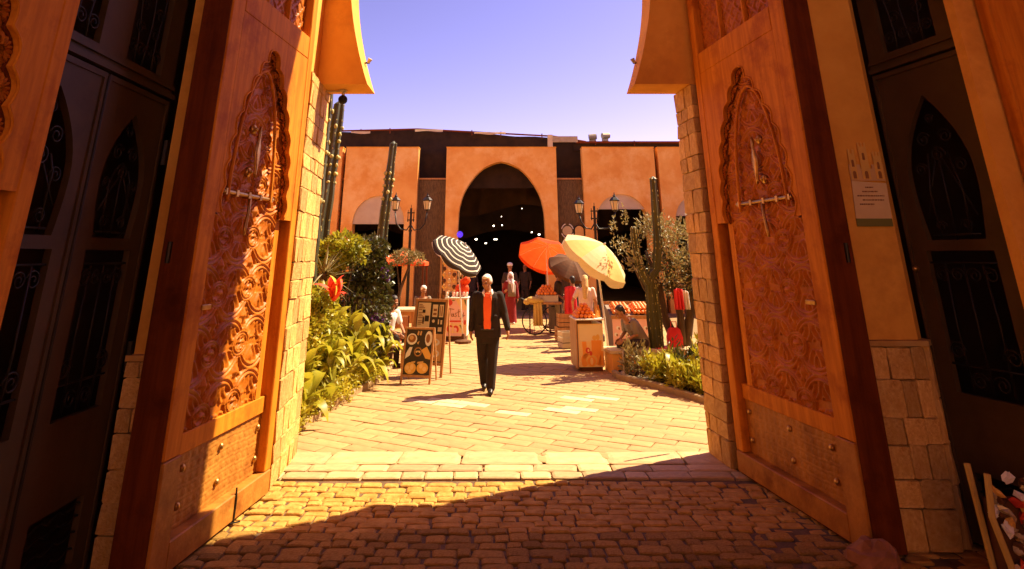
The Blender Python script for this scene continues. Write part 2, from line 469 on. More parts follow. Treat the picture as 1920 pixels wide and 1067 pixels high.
# ============================================================ GATE WALL with horseshoe arch
CX = .06
def hw(z):
    if z <= 6.3:
        return np.interp(z, [3.96, 4.15, 4.36, 4.58, 4.8, 5.03, 5.3, 5.8, 6.3], [1.61, 1.678, 1.74, 1.797, 1.846, 1.885, 1.915, 1.935, 1.93])
    return -1.0 + math.sqrt(max(0, 2.93 ** 2 - (z - 6.3) ** 2))
zs = list(np.linspace(3.96, 6.3, 18)) + [6.3 + 2.753 * k / 16 for k in range(1, 17)]
prof_r = [(CX + float(hw(z)), z) for z in zs]; prof_l = [(CX - float(hw(z)), z) for z in zs[:-1]]
gate = thing('gate_wall', 'tall ochre plaster gate wall with a horseshoe arch opening and stone piers', 'gate wall')
wl = B().plate([[(-11, -.05), (-2.22, -.05), (-2.22, 3.96)] + prof_l + prof_r[::-1] + [(2.38, 3.96), (2.38, -.05), (14, -.05), (14, 10.2), (-11, 10.2)]], 6.93, 7.40)
wl.build('wall', MT['plaster'], gate)
lb_ = B(); lb_.box(-3.2, -2.15, 6.36, 6.929, -.05, 10.2); lb_.build('wall', MT['plaster'], gate)
st_me = []
for i in range(8):
    r = random.Random(i + 300); b = B()
    b.bbox(-.5, .5, -.5, .5, -.5, .5, .045)
    b.v = [(x + r.uniform(-.025, .025), y + r.uniform(-.12, .12), z + r.uniform(-.025, .025)) for x, y, z in b.v]
    me = b.mesh('stone'); me.materials.append(MT['stone']); st_me.append(me)
def stones(parent, a, c, z0, z1, hmin, hmax, wmin, wmax, th=.07, gap=.007):
    """courses of separate stones on the vertical plane from a to c (plan), facing its left side"""
    dx, dy = c[0] - a[0], c[1] - a[1]; Ln = math.hypot(dx, dy); az = math.atan2(dy, dx)
    z = z0
    while z < z1 - .03:
        h = rnd.uniform(hmin, hmax)
        if z + h > z1 - .1: h = z1 - z
        s = 0.0
        while s < Ln - .01:
            wd = rnd.uniform(wmin, wmax)
            if s + wd > Ln - .09: wd = Ln - s
            o = link('stone', st_me[rnd.randrange(8)], None, parent, (a[0] + dx * (s + wd / 2) / Ln, a[1] + dy * (s + wd / 2) / Ln, z + h / 2), (0, 0, az))
            o.scale = (wd - gap, th * rnd.uniform(.93, 1.08), h - gap)
            s += wd
        z += h
stones(gate, (2.365, 6.90), (2.315, 7.43), 0, 3.955, .15, .27, .12, .28)
stones(gate, (-2.165, 7.43), (-2.075, 6.37), 0, 3.955, .15, .27, .16, .36)
stones(gate, (-2.17, 7.445), (-3.2, 7.445), 0, 3.95, .24, .36, .3, .5)
stones(gate, (2.36, 7.445), (3.4, 7.445), 0, 3.95, .24, .36, .3, .5)

# passage behind the gate wall: piers, side walls, roof, rear wall
def prism(name, plan, z0, z1, m, parent=None):
    n = len(plan)
    b = B(); b.loft([[(x, y, z) for x, y in plan] for z in (z0, z1)])
    return b.build(name, m, parent)
pr = thing('passage_pier', 'golden plaster pier with a stone dado beside the right carved door', 'pier')
prism('shaft', [(2.94, 5.22), (3.35, 5.22), (3.43, 5.30), (3.43, 6.92), (2.94, 6.92)], 1.37, 9.35, MT['plaster'], pr)
prism('dado', [(2.93, 5.22), (3.33, 5.22), (3.42, 5.28), (3.42, 6.9), (2.93, 6.9)], -.05, 1.33, MT['mortar'], pr)
prism('dado_cap', [(2.90, 5.155), (3.385, 5.155), (3.46, 5.235), (3.46, 6.9), (2.90, 6.9)], 1.331, 1.369, MT['stone'], pr)
stones(pr, (2.91, 5.195), (3.345, 5.195), 0, 1.328, .13, .27, .09, .22)
stones(pr, (3.37, 5.20), (3.445, 5.29), 0, 1.328, .25, .4, .2, .3, .06)
pl = thing('passage_pier', 'narrow shaded plaster pier behind the left carved door, next to the double metal gate', 'pier')
prism('shaft', [(-2.69, 4.92), (-2.51, 4.92), (-2.51, 6.35), (-2.69, 6.35)], 1.31, 9.35, MT['plaster'], pl)
prism('dado', [(-2.685, 4.90), (-2.50, 4.90), (-2.50, 6.34), (-2.685, 6.34)], -.05, 1.27, MT['mortar'], pl)
prism('dado_cap', [(-2.71, 4.85), (-2.49, 4.85), (-2.49, 6.33), (-2.71, 6.33)], 1.271, 1.309, MT['stone'], pl)
stones(pl, (-2.70, 4.885), (-2.49, 4.885), 0, 1.268, .15, .28, .1, .2)

hallw = thing('passage_shell', 'enclosing side walls and roof of the covered gate passage', 'passage')
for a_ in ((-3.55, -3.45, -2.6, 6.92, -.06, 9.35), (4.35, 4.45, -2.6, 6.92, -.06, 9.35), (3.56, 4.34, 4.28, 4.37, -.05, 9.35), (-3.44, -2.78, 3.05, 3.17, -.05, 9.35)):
    b = B(); b.box(*a_); b.build('wall', MT['plaster'] if a_[5] - a_[4] > 0 and a_[3] - a_[2] < 1 else MT['hall'], hallw)  # long side walls take a dark colour for the gloom behind the gate windows
b = B(); b.box(-3.6, 4.6, -2.4, 6.92, 9.355, 9.6); b.build('roof', MT['plaster'], hallw)
b = B(); b.box(-14, 14, -12.4, -12, -.1, 6.5)  # unseen house wall, added behind the camera as a warm bounce surface
tag(b.build('bounce_wall', MT['terracotta']), 'plain terracotta house wall added unseen behind the viewer to bounce warm light', 'house')
# ============================================================ carved relief (height fields, real geometry)
def ridged(x): return 1 - np.abs(((x) % 1.0) * 2 - 1)
def carve(S, Z):
    cw, ch = .46, .43
    u = (S / cw) % 1 - .5; v = (Z / ch) % 1 - .5
    rr = np.sin(np.floor(S / cw) * 12.9898 + np.floor(Z / ch) * 78.233) * 43758.5453; rr = rr - np.floor(rr)
    u = u + .05 * (rr - .5); v = v * (1 + .1 * (rr - .5))
    rc = np.minimum.reduce([np.hypot((np.abs(u) - .5) * 1.0, (v - k) * 1.1) for k in (-.5, .5)])
    rm = np.hypot(u, (np.abs(v) - .5) * 1.25)
    h = np.zeros_like(S)
    ang = np.arctan2(v * 1.1, u)
    leaf = ridged(u * 6 + .55 * np.sin(v * 9) * np.sign(u) + rr) * (np.abs(v) < .42)
    petal = ridged(ang * 8 / (2 * math.pi)) * np.clip(1.3 - rc * 1.5, 0, 1)
    h = .012 * leaf + .006 * petal
    band = np.abs(rc - .50) < .085
    h = np.where(band, .006 + .013 * ridged((rc - .415) / .085) ** .7, h)
    band2 = np.abs(rm - .24) < .065
    h = np.where(band2, .005 + .013 * ridged((rm - .175) / .065) ** .7, h)
    core = rm < .15
    h = np.where(core, .004 + .012 * ridged(ang * 3 + rm * 8), h)
    dia = np.abs(u) * 1.2 + np.abs(v)
    h = np.where(dia < .16, .006 + .016 * (1 - dia / .16), h)
    return h * 1.75
def lattice(S, Z):
    a = (S + Z) / .17; c = (S - Z) / .17
    h = .016 * np.maximum((np.abs(a % 1 - .5) > .36), (np.abs(c % 1 - .5) > .36))
    d = np.hypot((a % 1) - .5, (c % 1) - .5)
    return h + np.where(d < .3, .012 * ridged(d * 5), 0)
def stamped(S, Z):
    u = S / .085 % 1 - .5; v = Z / .075 % 1 - .5
    d = np.hypot(u, v)
    h = .007 * ridged(d * 3) * (d < .42) + .005 * (np.abs(v) > .44)
    return h
def relief(name, fn, s0, s1, z0, z1, y0, res, m, parent, ym, mask=None):
    ns, nz = max(2, int((s1 - s0) / res)), max(2, int((z1 - z0) / res))
    S, Z = np.meshgrid(np.linspace(s0, s1, ns), np.linspace(z0, z1, nz))
    rs = np.random.RandomState(3)
    H = fn(S + .01 * np.sin(Z * 5), Z + .012 * np.sin(S * 7))
    H = H + rs.normal(0, .0006, H.shape)
    V = np.stack([S, (y0 - H) * ym, Z], -1).reshape(-1, 3)
    i = np.arange(ns * nz).reshape(nz, ns)
    q = np.stack([i[:-1, :-1], i[:-1, 1:], i[1:, 1:], i[1:, :-1]], -1).reshape(-1, 4)
    if ym < 0: q = q[:, ::-1]
    me = bpy.data.meshes.new(name)
    me.vertices.add(len(V)); me.vertices.foreach_set('co', V.astype('f').ravel())
    me.loops.add(q.size); me.loops.foreach_set('vertex_index', q.astype('i').ravel())
    me.polygons.add(len(q)); me.polygons.foreach_set('loop_start', np.arange(0, q.size, 4, dtype='i')); me.polygons.foreach_set('loop_total', np.full(len(q), 4, 'i'))
    me.update(); me.validate()
    return link(name, me, m, parent)

# ============================================================ carved wooden doors
def cusp_outline():
    half = lambda z: .59 if z < 2.5 else .59 * (1 - ((z - 2.5) / 1.35) ** 2.3)
    zz = [2.33, 2.55, 2.76, 2.97, 3.18, 3.38, 3.56, 3.72, 3.85]
    L_ = [(.90 - half(z), z) for z in zz]; L_[-1] = (.90, 3.87)
    out = [L_[0]]
    for (x0, z0), (x1, z1) in zip(L_, L_[1:]):
        dx, dz = x1 - x0, z1 - z0; ln = math.hypot(dx, dz); nx, nz = -dz / ln, dx / ln
        for k in range(1, 7):
            t = k / 6; bul = math.sin(math.pi * t) * .052
            out.append((x0 + dx * t + nx * bul, z0 + dz * t + nz * bul))
    right = [(1.80 - x, z) for x, z in out[:-1]]
    return out, right[::-1]

def door(label, loc, rz, ym, W, detail=True, lab2=None):
    k = W / 1.79
    t = thing('carved_door', label, 'door', loc, rz, 'carved cedar doors of the passage')
    def bd(name, shapes, m, parent=t, smooth=False):
        b = B()
        for sh in shapes: sh(b)
        b.v = [(x, y * ym, z) for x, y, z in b.v]
        return b.build(name, m, parent, smooth=smooth)
    S = lambda s: s * k
    H = 6.5; D = .26
    bd('stile', [lambda b: b.bbox(S(0), S(.125), 0, D, .20, H, .008)], MT['wood'])
    bd('stile', [lambda b: b.bbox(S(1.585), S(1.79), 0, D, .70, H, .008)], MT['wood'])
    bd('shoe', [lambda b: b.bbox(S(1.575), S(1.7895), -.008, D + .008, .015, .698, .006)], MT['bronze'])
    bd('rail', [lambda b: b.bbox(S(0), S(1.573), -.006, D, .015, .198, .008)], MT['bronze'])
    bd('rail', [lambda b: b.bbox(S(.127), S(1.583), .060, D - .02, .665, .80, .006)], MT['wood'])
    bd('edge_board', [lambda b: b.bbox(S(1.7905), S(1.802), .012, D - .002, .02, H, .003)], MT['wood_dark'])
    bd('rail', [lambda b: b.bbox(S(.127), S(1.583), .002, D - .02, 4.02, 4.27, .01)], MT['wood'])
    bd('rail', [lambda b: b.bbox(S(.127), S(1.583), .002, D - .02, 6.2, H, .01)], MT['wood'])
    bd('back_panel', [lambda b: b.box(S(.126), S(1.584), .20, D - .015, .21, H - .05)], MT['wood_dark'])
    kp = relief('kick_plate', stamped, S(.127), S(1.574), .20, .664, .085, .0085, MT['bronze'], t, ym)
    for s_, z_ in ((.2, .32), (.2, .56), (.85, .33), (.85, .57), (1.4, .34), (1.4, .57)):
        b = B(); b.ell((0, 0, 0), (.026, .022, .026), 10, 6)
        o = b.build('stud', MT['brass'], kp, (S(s_), .075 * ym, z_), smooth=True)
    # border of the long carved panel, then the carving itself
    bd('panel_border', [lambda b: b.box(S(.24), S(.335), .066, .199, .802, 3.98), lambda b: b.box(S(1.553), S(1.584), .066, .199, .802, 2.33)], MT['wood'])
    relief('carved_panel', carve, S(.336), S(1.552), .802, 3.95, .092, .0072 if detail else .02, MT['carved'], t, ym)
    a, c = cusp_outline()
    loop = [(.127, 2.33), *a, *c, (1.583, 2.33), (1.583, 4.018), (.127, 4.018)]
    bd('cusped_board', [lambda b: b.plate([[(S(x), z) for x, z in loop]], .004, .045), ], MT['wood'])
    inner = [(.90 + (x - .90) * .97, z - .015) for x, z in a + c]
    lo2 = [(.20, 2.345), *inner, (1.57, 2.345), (1.57, 4.0), (.20, 4.0)]
    bd('cusp_shade_layer', [lambda b: b.plate([[(S(x), z) for x, z in lo2]], .0451, .058)], MT['wood_dark'])  # shadow band behind the cusps, put in as a layer of darker wood
    # scallop shells under each cusp
    sb = B(); nn = 15
    for q in range(nn + 1):
        a_ = math.pi * q / nn
        for f_, dep_ in ((.25, .012), (.7, .020), (1.0, .004)):
            sb.v.append((f_ * math.cos(a_), -(dep_ + (.008 if q % 2 else -.004)), f_ * math.sin(a_)))
    for q in range(nn):
        for r_ in range(2): a_ = q * 3 + r_; sb.f.append((a_, a_ + 1, a_ + 4, a_ + 3))
    sme = sb.mesh('shell', False, False); sme.materials.append(MT['carved'])
    side = a[::6]; both = [(p, q, 1) for p, q in zip(side, side[1:])] + [((1.80 - p[0], p[1]), (1.80 - q[0], q[1]), -1) for p, q in zip(side, side[1:])]
    for p, q, sg in both:
        cx_, cz_ = (p[0] + q[0]) / 2 + .015 * sg, (p[1] + q[1]) / 2 - .02
        an = math.atan2(q[1] - p[1], q[0] - p[0])
        o = link('shell', sme, None, t, (S(cx_), .064 * ym, cz_), (0, -an if sg > 0 else -an - math.pi, 0)); o.scale = (.095 * k, 1 * ym, .075)
    rim = a + c
    bd('cusp_rim', [lambda b: b.tube([(S(x), .003, z) for x, z in rim], .010, 5)], MT['wood'], smooth=True)
    # pointed moulding that frames the carving
    pts = []
    for i in range(-24, 25):
        u = abs(i) / 24; s_ = .98 + (.40 if i > 0 else -.40) * (1 - (1 - u) ** 2.0) ** .72
        pts.append((S(s_), .034 * ym, 3.64 - 1.22 * u ** 1.25))
    bd('moulding', [lambda b: b.tube([(p[0], p[1] * ym, p[2]) for p in pts], .016, 6)], MT['wood'], smooth=True)
    # geometric lattice panel above
    relief('lattice_panel', lattice, S(.127), S(1.583), 4.272, 6.19, .10, .011 if detail else .03, MT['carved'], t, ym)
    for s_ in (.58, 1.06): bd('muntin', [lambda b: b.bbox(S(s_), S(s_ + .035), .045, .12, 4.272, 6.19, .006)], MT['wood'])
    if detail:
        bo = bd('bolt', [lambda b: b.tube([(S(.50), .045, 2.50), (S(1.44), .045, 2.50)], .017, 8), *[(lambda s_: (lambda b: b.bbox(S(s_) - .022, S(s_) + .022, .025, .10, 2.472, 2.528, .004)))(s_) for s_ in (.56, .78, 1.0, 1.22, 1.40)]], MT['brass'], smooth=False)
        bd('bolt_handle', [lambda b: b.tube([(S(.97), .04, 2.49), (S(.985), .03, 2.36), (S(1.0), .035, 2.24), (S(1.03), .025, 2.17)], [.017, .014, .017, .012], 8)], MT['brass'], bo, True)
        kn = bd('knocker', [lambda b: b.loft([[(S(.955) + 1.1 * r * math.cos(q * math.pi / 4), .030 + .014 * math.sin(q * math.pi / 4) , z) for q in range(8)] for r, z in ((.006, 3.12), (.016, 3.05), (.010, 3.01), (.035, 2.95), (.048, 2.87), (.036, 2.79), (.012, 2.72), (.018, 2.69), (.004, 2.66))])], MT['brass'], smooth=True)
        for z_ in (3.08, 2.70):
            bd('boss', [lambda b: b.ell((S(1.03), .06, z_), (.042, .028, .045), 12, 8), lambda b: b.ell((S(1.03), .035, z_), (.018, .02, .018), 8, 6)], MT['brass'], kn, True)
        bd('latch', [lambda b: b.bbox(S(1.47), S(1.60), -.012, .03, 1.62, 1.655, .004)], MT['brass'])
        bd('hinge', [lambda b: b.tube([(S(1.80), .2, 1.95), (S(1.80), .2, 2.1)], .02, 8)], MT['iron'])
    bd('floor_strip', [lambda b: b.box(S(.03), S(1.76), .01, D - .02, .003, .0145)], MT['wood_dark'])
    return t
def place(a, c): return (a[0], a[1], 0), math.atan2(c[1] - a[1], c[0] - a[0]), math.hypot(c[0] - a[0], c[1] - a[1])
l_, rz_, W_ = place((2.37, 6.83), (2.63, 5.06))
door('open carved cedar door on the right with brass bolt, wholly in shade', l_, rz_, 1, W_)
l_, rz_, W_ = place((-2.02, 6.26), (-2.20, 4.61))
door('open carved cedar door on the left with a stripe of sunlight across it', l_, rz_, -1, W_)
l_, rz_, W_ = place((3.71, 4.265), (3.76, 2.5))
door('second cedar door at the far right edge, past the single metal gate', l_, rz_, 1, W_, False)
l_, rz_, W_ = place((-2.585, 3.42), (-2.66, 1.7))
door('second cedar door at the far left edge, in front of the double metal gate', l_, rz_, -1, W_, False)
# wooden jamb post between left stone reveal and left door
jb = B(); jb.bbox(-2.30, -2.055, 6.272, 6.355, 0, 6.6, .01)
tag(jb.build('door_post', MT['wood']), 'upright cedar post between the left carved door and the sunlit stone pier', 'door post')
pin = B(); pin.tube([(0, 0, 0), (.005, 0, .16), (.0, 0, .24)], [.012, .010, .007], 6); pin.tube([(-.03, -.03, .006), (.05, .02, .006)], .006, 5)
tag(pin.build('floor_bolt', MT['iron'], None, (-2.08, 5.66, 0)), 'thin iron floor pin standing against the left carved door', 'bolt')

# ============================================================ brown metal gates with scrollwork
def lancet(cx, z0, z1, w0, w1):
    L_ = []
    for i in range(13):
        u = i / 12; z = z0 + (z1 - z0) * u
        hwid = (w0 + (w1 - w0) * math.sin(min(u / .42, 1) * math.pi / 2)) if u < .42 else w1 * (1 - ((u - .42) / .58) ** 1.9)
        L_.append((cx - hwid, z))
    return L_ + [(2 * cx - x, z) for x, z in L_[-2::-1]]
def spiral(turns=1.6, r=.06, side=1):
    return [(side * r * (1 - .78 * t) * math.cos(2 * math.pi * turns * t) , 0, r * (1 - .78 * t) * math.sin(2 * math.pi * turns * t)) for t in [i / 22 for i in range(23)]]
scroll_me = []
for sd_ in (1, -1):
    b = B(); b.tube(spiral(1.6, .062, sd_), .0065, 5); me = b.mesh('scroll', True); me.materials.append(MT['iron']); scroll_me.append(me)
def gate_leaf(parent, x0, x1, ym, top, lanc=True):
    wd = x1 - x0; cx = (x0 + x1) / 2
    hw_ = wd / 2 - .15
    holes = [lancet(cx, 2.12, 3.02 if top < 3.4 else 3.28, hw_ * .86, hw_ * 1.04), [(cx - hw_, 1.02), (cx + hw_, 1.02), (cx + hw_, 2.04), (cx - hw_, 2.04)], [(cx - hw_, .12), (cx + hw_, .12), (cx + hw_, .50), (cx - hw_, .50)]]
    b = B().plate([[(x0, .03), (x1, .03), (x1, top), (x0, top)]] + holes, 0, .045)
    b.v = [(x, y * ym, z) for x, y, z in b.v]
    lf = b.build('gate_leaf', MT['metal'], parent)
    ed = B()
    for (xa, xb, za, zb) in ((x0, x0 + .03, .03, top), (x1 - .03, x1, .03, top), (x0 + .031, x1 - .031, top - .04, top)): ed.box(xa, xb, -.012, -.001, za, zb)
    ed.v = [(x, y * ym, z) for x, y, z in ed.v]; ed.build('edge_trim', MT['metal'], lf)
    def bar(pts, r=.008): 
        q = B(); q.tube([(x, .02 * ym, z) for x, z in pts], r, 5); q.build('bar', MT['iron'], lf, smooth=True)
    zt = 3.0 if top < 3.4 else 3.2
    bar([(cx, 2.12), (cx, zt - .35)]); bar([(cx - hw_ * .45, 2.14), (cx - hw_ * .5, 2.5), (cx - hw_ * .3, zt - .4)]); bar([(cx + hw_ * .45, 2.14), (cx + hw_ * .5, 2.5), (cx + hw_ * .3, zt - .4)])
    bar([(cx - hw_ * .75, 2.3), (cx - hw_ * .1, zt - .45)], .006); bar([(cx + hw_ * .75, 2.3), (cx + hw_ * .1, zt - .45)], .006)
    bar([(cx - hw_ * .7, 2.16), (cx + hw_ * .7, 2.16)]); bar([(cx - hw_, 1.95), (cx + hw_, 1.95)])
    for f_ in (-.55, 0, .55): bar([(cx + hw_ * f_, 1.04), (cx + hw_ * f_ * 1.1, 1.5), (cx + hw_ * f_, 1.94)])
    bar([(cx - hw_, 1.22), (cx + hw_, 1.22)])
    for zz in (.2, .29, .38, .45): bar([(cx - hw_ + i * hw_ / 5, zz + .016 * math.sin(i * 1.9)) for i in range(11)], .007)
    for (fx, z, sc) in ((-.35, zt - .28, 1), (.35, zt - .28, 1), (0, zt - .12, .7), (0, zt - .42, 1.1), (-.62, zt - .52, .9), (.62, zt - .52, .9), (-.4, 2.23, .8), (.4, 2.23, .8), (-.7, 1.86, 1), (.7, 1.86, 1), (-.25, 1.86, .9), (.25, 1.86, .9), (-.75, 1.31, 1.1), (.75, 1.31, 1.1), (-.3, 1.12, 1), (.3, 1.12, 1)):
        o = link('scroll', scroll_me[0 if fx <= 0 else 1], None, lf, (cx + fx * hw_, .02 * ym, z), (0, rnd.uniform(-.4, .4), 0)); o.scale = (sc, 1, sc)
    return lf
def gate_top(parent, x0, x1, ym, z0, zt, wins):
    holes = [[(a, z0 + .17), (c, z0 + .17), (c, 5.6), (a, 5.6)] for a, c in wins]
    b = B().plate([[(x0, z0 + .02), (x1, z0 + .02), (x1, zt), (x0, zt)]] + holes, .002, .05)
    b.box(x0, x1, -.03, .0015, z0 + .02, z0 + .06); b.box(x0, x1, -.02, .0015, z0 + .10, z0 + .13)
    b.v = [(x, y * ym, z) for x, y, z in b.v]
    tp = b.build('transom', MT['metal'], parent)
    for a, c in wins:
        for f_ in (.2, .5, .8):
            q = B(); xx = a + (c - a) * f_
            q.tube([(xx + .03 * math.sin(i * .9 + f_ * 5), .022 * ym, z0 + .17 + i * .17) for i in range(13)], .008, 5); q.build('bar', MT['iron'], tp, smooth=True)
        for f_, z in ((.15, .25), (.42, .25), (.62, .25), (.85, .25), (.3, .42), (.75, .42), (.25, .6), (.7, .62), (.5, .8)):
            link('scroll', scroll_me[0 if f_ < .5 else 1], None, tp, (a + (c - a) * f_, .022 * ym, z0 + .05 + z))
g = thing('metal_gate', 'single brown steel gate with a lancet grille beside the poster pier', 'gate', (3.47, 5.29, 0), math.atan2(-.9, .23))
gate_leaf(g, .01, .86, 1, 3.56); gate_top(g, .0, .93, 1, 3.56, 7.0, [(.17, .68)])
b = B(); b.ell((.05, -.02, 1.90), (.022, .03, .022), 8, 6); b.build('knob', MT['brass'], g, smooth=True)
b = B(); b.box(.875, .93, -.004, .06, .02, 3.575); b.build('post', MT['metal'], g)
g = thing('metal_gate', 'double brown steel gate with two lancet grilles in the dark left wall', 'gate', (-2.74, 4.89, 0), R(-90))
gate_leaf(g, .03, .835, -1, 3.22); gate_leaf(g, .86, 1.665, -1, 3.22); gate_top(g, .0, 1.70, -1, 3.22, 7.0, [(.2, .68), (1.0, 1.5)])
b = B(); b.tube([(.847, .012, .05), (.847, .012, 3.2)], .012, 6); b.build('cover_strip', MT['iron'], g)
for z in (1.2, 2.7):
    b = B(); b.tube([(.0, .03, z), (.0, .03, z + .2)], .022, 6); b.build('hinge', MT['iron'], g)
# ============================================================ MARKET BUILDING across the courtyard
FY = 24.0
mk = thing('market_building', 'orange terracotta market hall facade with a pointed arch and black shade cloth', 'market hall')
def arch_pointed(cx, hwid, zs_, za, n=14, e=2.1, z0=-.06):
    L_ = [(cx - hwid, z0)] + [(cx - hwid * (1 - (i / n) ** e), zs_ + (za - zs_) * i / n) for i in range(n + 1)]
    return L_ + [(2 * cx - x, z) for x, z in L_[-2::-1]]
def arch_round(cx, r, zc, z0=-.06, n=16):
    return [(cx - r, z0)] + [(cx - r * math.cos(math.pi * i / n), zc + r * math.sin(math.pi * i / n)) for i in range(n + 1)] + [(cx + r, z0)]
def panel(x0, x1, zt, arch):
    # one block of wall with a notch for its arch
    lp = [(x0, -.06), arch[0], *arch[1:-1], arch[-1], (x1, -.06), (x1, zt), (x0, zt)]
    b = B().plate([lp], FY, FY + .5)
    b.build('wall_panel', MT['terracotta'], mk)
    c = B(); c.box(x0 - .015, x1 + .015, FY - .02, FY + .52, zt + .001, zt + .035); c.build('coping', MT['plaster'], mk)
def arch_main(cx, za):
    ds = [0, .04, .09, .15, .25, .40, .57, .745, .9, 1.1, 1.29, 1.5, 1.75, 1.99, 2.6]; hs = [0, .20, .36, .50, .69, .88, 1.045, 1.18, 1.29, 1.41, 1.50, 1.57, 1.63, 1.665, 1.69]
    R_ = [(cx + h_, za - d_) for d_, h_ in zip(ds, hs)]
    return [(cx - 1.69, -.06)] + [(2 * cx - x, z) for x, z in R_[::-1]] + R_[1:] + [(cx + 1.69, -.06)]
panel(-1.98, 2.41, 6.13, arch_main(.215, 5.58))
for (x0, x1, cx, r, zc, za) in ((-6.01, -3.11, -4.56, 1.0, 3.24, 3.2), (3.46, 6.34, 4.9, 1.0, 3.3, 3.76), (6.49, 9.45, 7.97, 1.0, 3.3, 3.5), (-9.1, -6.16, -7.6, 1.0, 3.24, 3.2)):
    panel(x0, x1, 6.13, arch_round(cx, r, zc))
    L_ = [(x, z) for x, z in [(cx - r * math.cos(math.pi * i / 24), zc + r * math.sin(math.pi * i / 24)) for i in range(25)] if z > za + .02]
    L_ = [(L_[0][0] - .01, za)] + L_ + [(L_[-1][0] + .01, za)]
    b = B().plate([[(x * .995 + cx * .005, z) for x, z in L_]], FY + .06, FY + .085); b.box(L_[0][0] - .02, L_[-1][0] + .02, FY + .03, FY + .10, za - .03, za + .001)
    b.build('awning', MT['tarp'], mk)
def cloth(name, x0, x1, z0f, z1f, y, m, parent, amp=.05, nx=60, nz=14, seed=1):
    r = random.Random(seed); ph = [r.uniform(0, 6) for _ in range(6)]
    vs = []; fs = []
    for j in range(nz + 1):
        for i in range(nx + 1):
            x = x0 + (x1 - x0) * i / nx; z0, z1 = z0f(x), z1f(x); z = z0 + (z1 - z0) * j / nz
            d = amp * (math.sin(x * 3.1 + ph[0] + z * .8) * .5 + math.sin(x * 7.3 + ph[1] - z * 1.7) * .3 + math.sin(x * 1.3 + z * 4 + ph[2]) * .4)
            vs.append((x, y + d, z))
    for j in range(nz):
        for i in range(nx):
            a = j * (nx + 1) + i; fs.append((a, a + 1, a + nx + 2, a + nx + 1))
    b = B().add(vs, fs); return b.build(name, m, parent, smooth=True, fix=False)
top = lambda x: float(np.interp(x, [-9.5, -6.1, -3.26, 2.4, 3.3, 3.45, 9.5], [6.86, 6.92, 7.0, 6.66, 6.45, 6.33, 6.28])) + .05 - .03 * abs(math.sin(x * 1.9)) - .05 * max(0, math.sin(x * .8 + 1))
cloth('shade_cloth', -9.4, 9.5, lambda x: 4.6, top, FY + .72, MT['fabric_black'], mk, .05, 120, 16, 4)
for (x0, x1) in ((-3.10, -1.99), (2.42, 3.45), (6.345, 6.485), (-6.155, -6.015)):
    b = B()
    x = x0
    while x < x1 - .005:
        wd = min(.035, x1 - x); b.box(x, x + wd - .006, FY + .30 + rnd.uniform(-.008, .008), FY + .33, -.05, 4.88 + rnd.uniform(-.01, .01)); x += wd
    tag(b.build('reed_screen', MT['reed'], mk), kind='stuff')
    b = B(); b.box(x0, x1, FY + .27, FY + .36, 4.90, 4.96); b.build('screen_rail', MT['board_wood'], mk)
b = B(); b.tube([(-9.4, FY + .5, 6.86), (-6.08, FY + .5, 6.92), (-3.26, FY + .5, 6.99), (2.38, FY + .5, 6.69), (3.70, FY + .5, 6.47)], .035, 8); b.build('roof_pipe', MT['wood_dark'], mk, smooth=True)
b = B(); b.box(3.3, 9.6, FY + .42, FY + .56, 6.40, 6.47); b.build('roof_beam', MT['wood_dark'], mk)
b = B(); b.box(3.2, 9.6, FY + .60, FY + .64, 6.10, 6.41); b.build('fascia', MT['fabric_black'], mk)
b = B(); b.box(2.12, 2.32, FY + .30, FY + .44, 6.19, 6.72); b.build('bracket_block', MT['tarp'], mk)
b = B(); b.box(2.33, 3.35, FY + .33, FY + .43, 6.42, 6.66); b.build('truss_beam', MT['steel'], mk)
for x in (-5.6, -4.4, -1.0, .2, 1.9, 4.1, 5.7):
    b = B(); zt = float(np.interp(x, [-6.1, -3.26, 2.4, 3.7, 9], [7.0, 7.09, 6.8, 6.58, 6.45])); b.box(x - .02, x + .02, FY + .47, FY + .53, zt - .24, zt - .03); b.build('roof_strut', MT['wood_dark'], mk)
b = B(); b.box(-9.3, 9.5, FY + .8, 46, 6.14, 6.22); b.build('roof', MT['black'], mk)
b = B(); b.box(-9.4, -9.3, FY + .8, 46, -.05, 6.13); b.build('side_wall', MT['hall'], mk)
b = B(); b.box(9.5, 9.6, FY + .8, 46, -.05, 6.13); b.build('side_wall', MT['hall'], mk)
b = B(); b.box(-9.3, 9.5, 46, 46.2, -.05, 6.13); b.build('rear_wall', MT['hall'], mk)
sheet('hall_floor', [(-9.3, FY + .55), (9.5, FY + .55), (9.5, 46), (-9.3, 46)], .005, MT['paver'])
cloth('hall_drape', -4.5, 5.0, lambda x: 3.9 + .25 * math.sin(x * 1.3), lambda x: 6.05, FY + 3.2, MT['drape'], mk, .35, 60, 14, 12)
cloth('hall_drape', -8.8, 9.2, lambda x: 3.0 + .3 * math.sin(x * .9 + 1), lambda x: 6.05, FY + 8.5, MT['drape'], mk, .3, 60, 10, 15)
# a few loose pale cloth scraps along the eaves
for x0, x1, z in ((-6.0, -5.2, 6.9), (-3.35, -2.2, 6.98), (-.9, .4, 6.87)):
    cloth('cloth_edge', x0, x1, lambda x: z - .10 + .02 * math.sin(x * 6), lambda x: z - .015, FY + .45, MT['tarp'], mk, .02, 14, 2, 9)
for i, (px, z) in enumerate(((4.15, 6.60), (4.75, 6.66))):
    t = B(); t.tube([(0, 0, .10), (.34, 0, .13)], [.13, .13], 12); t.box(.02, .30, .0, .1, -.12, .02)
    tag(t.build('water_tank', MT['steel'], None, (px, 26.5, z + .33), (0, 0, .3 * i)), ('small steel water tank on the hall roof, ' + ('nearer the truss' if i == 0 else 'right of its neighbour')), 'water tank', 'steel water tanks on the roof')

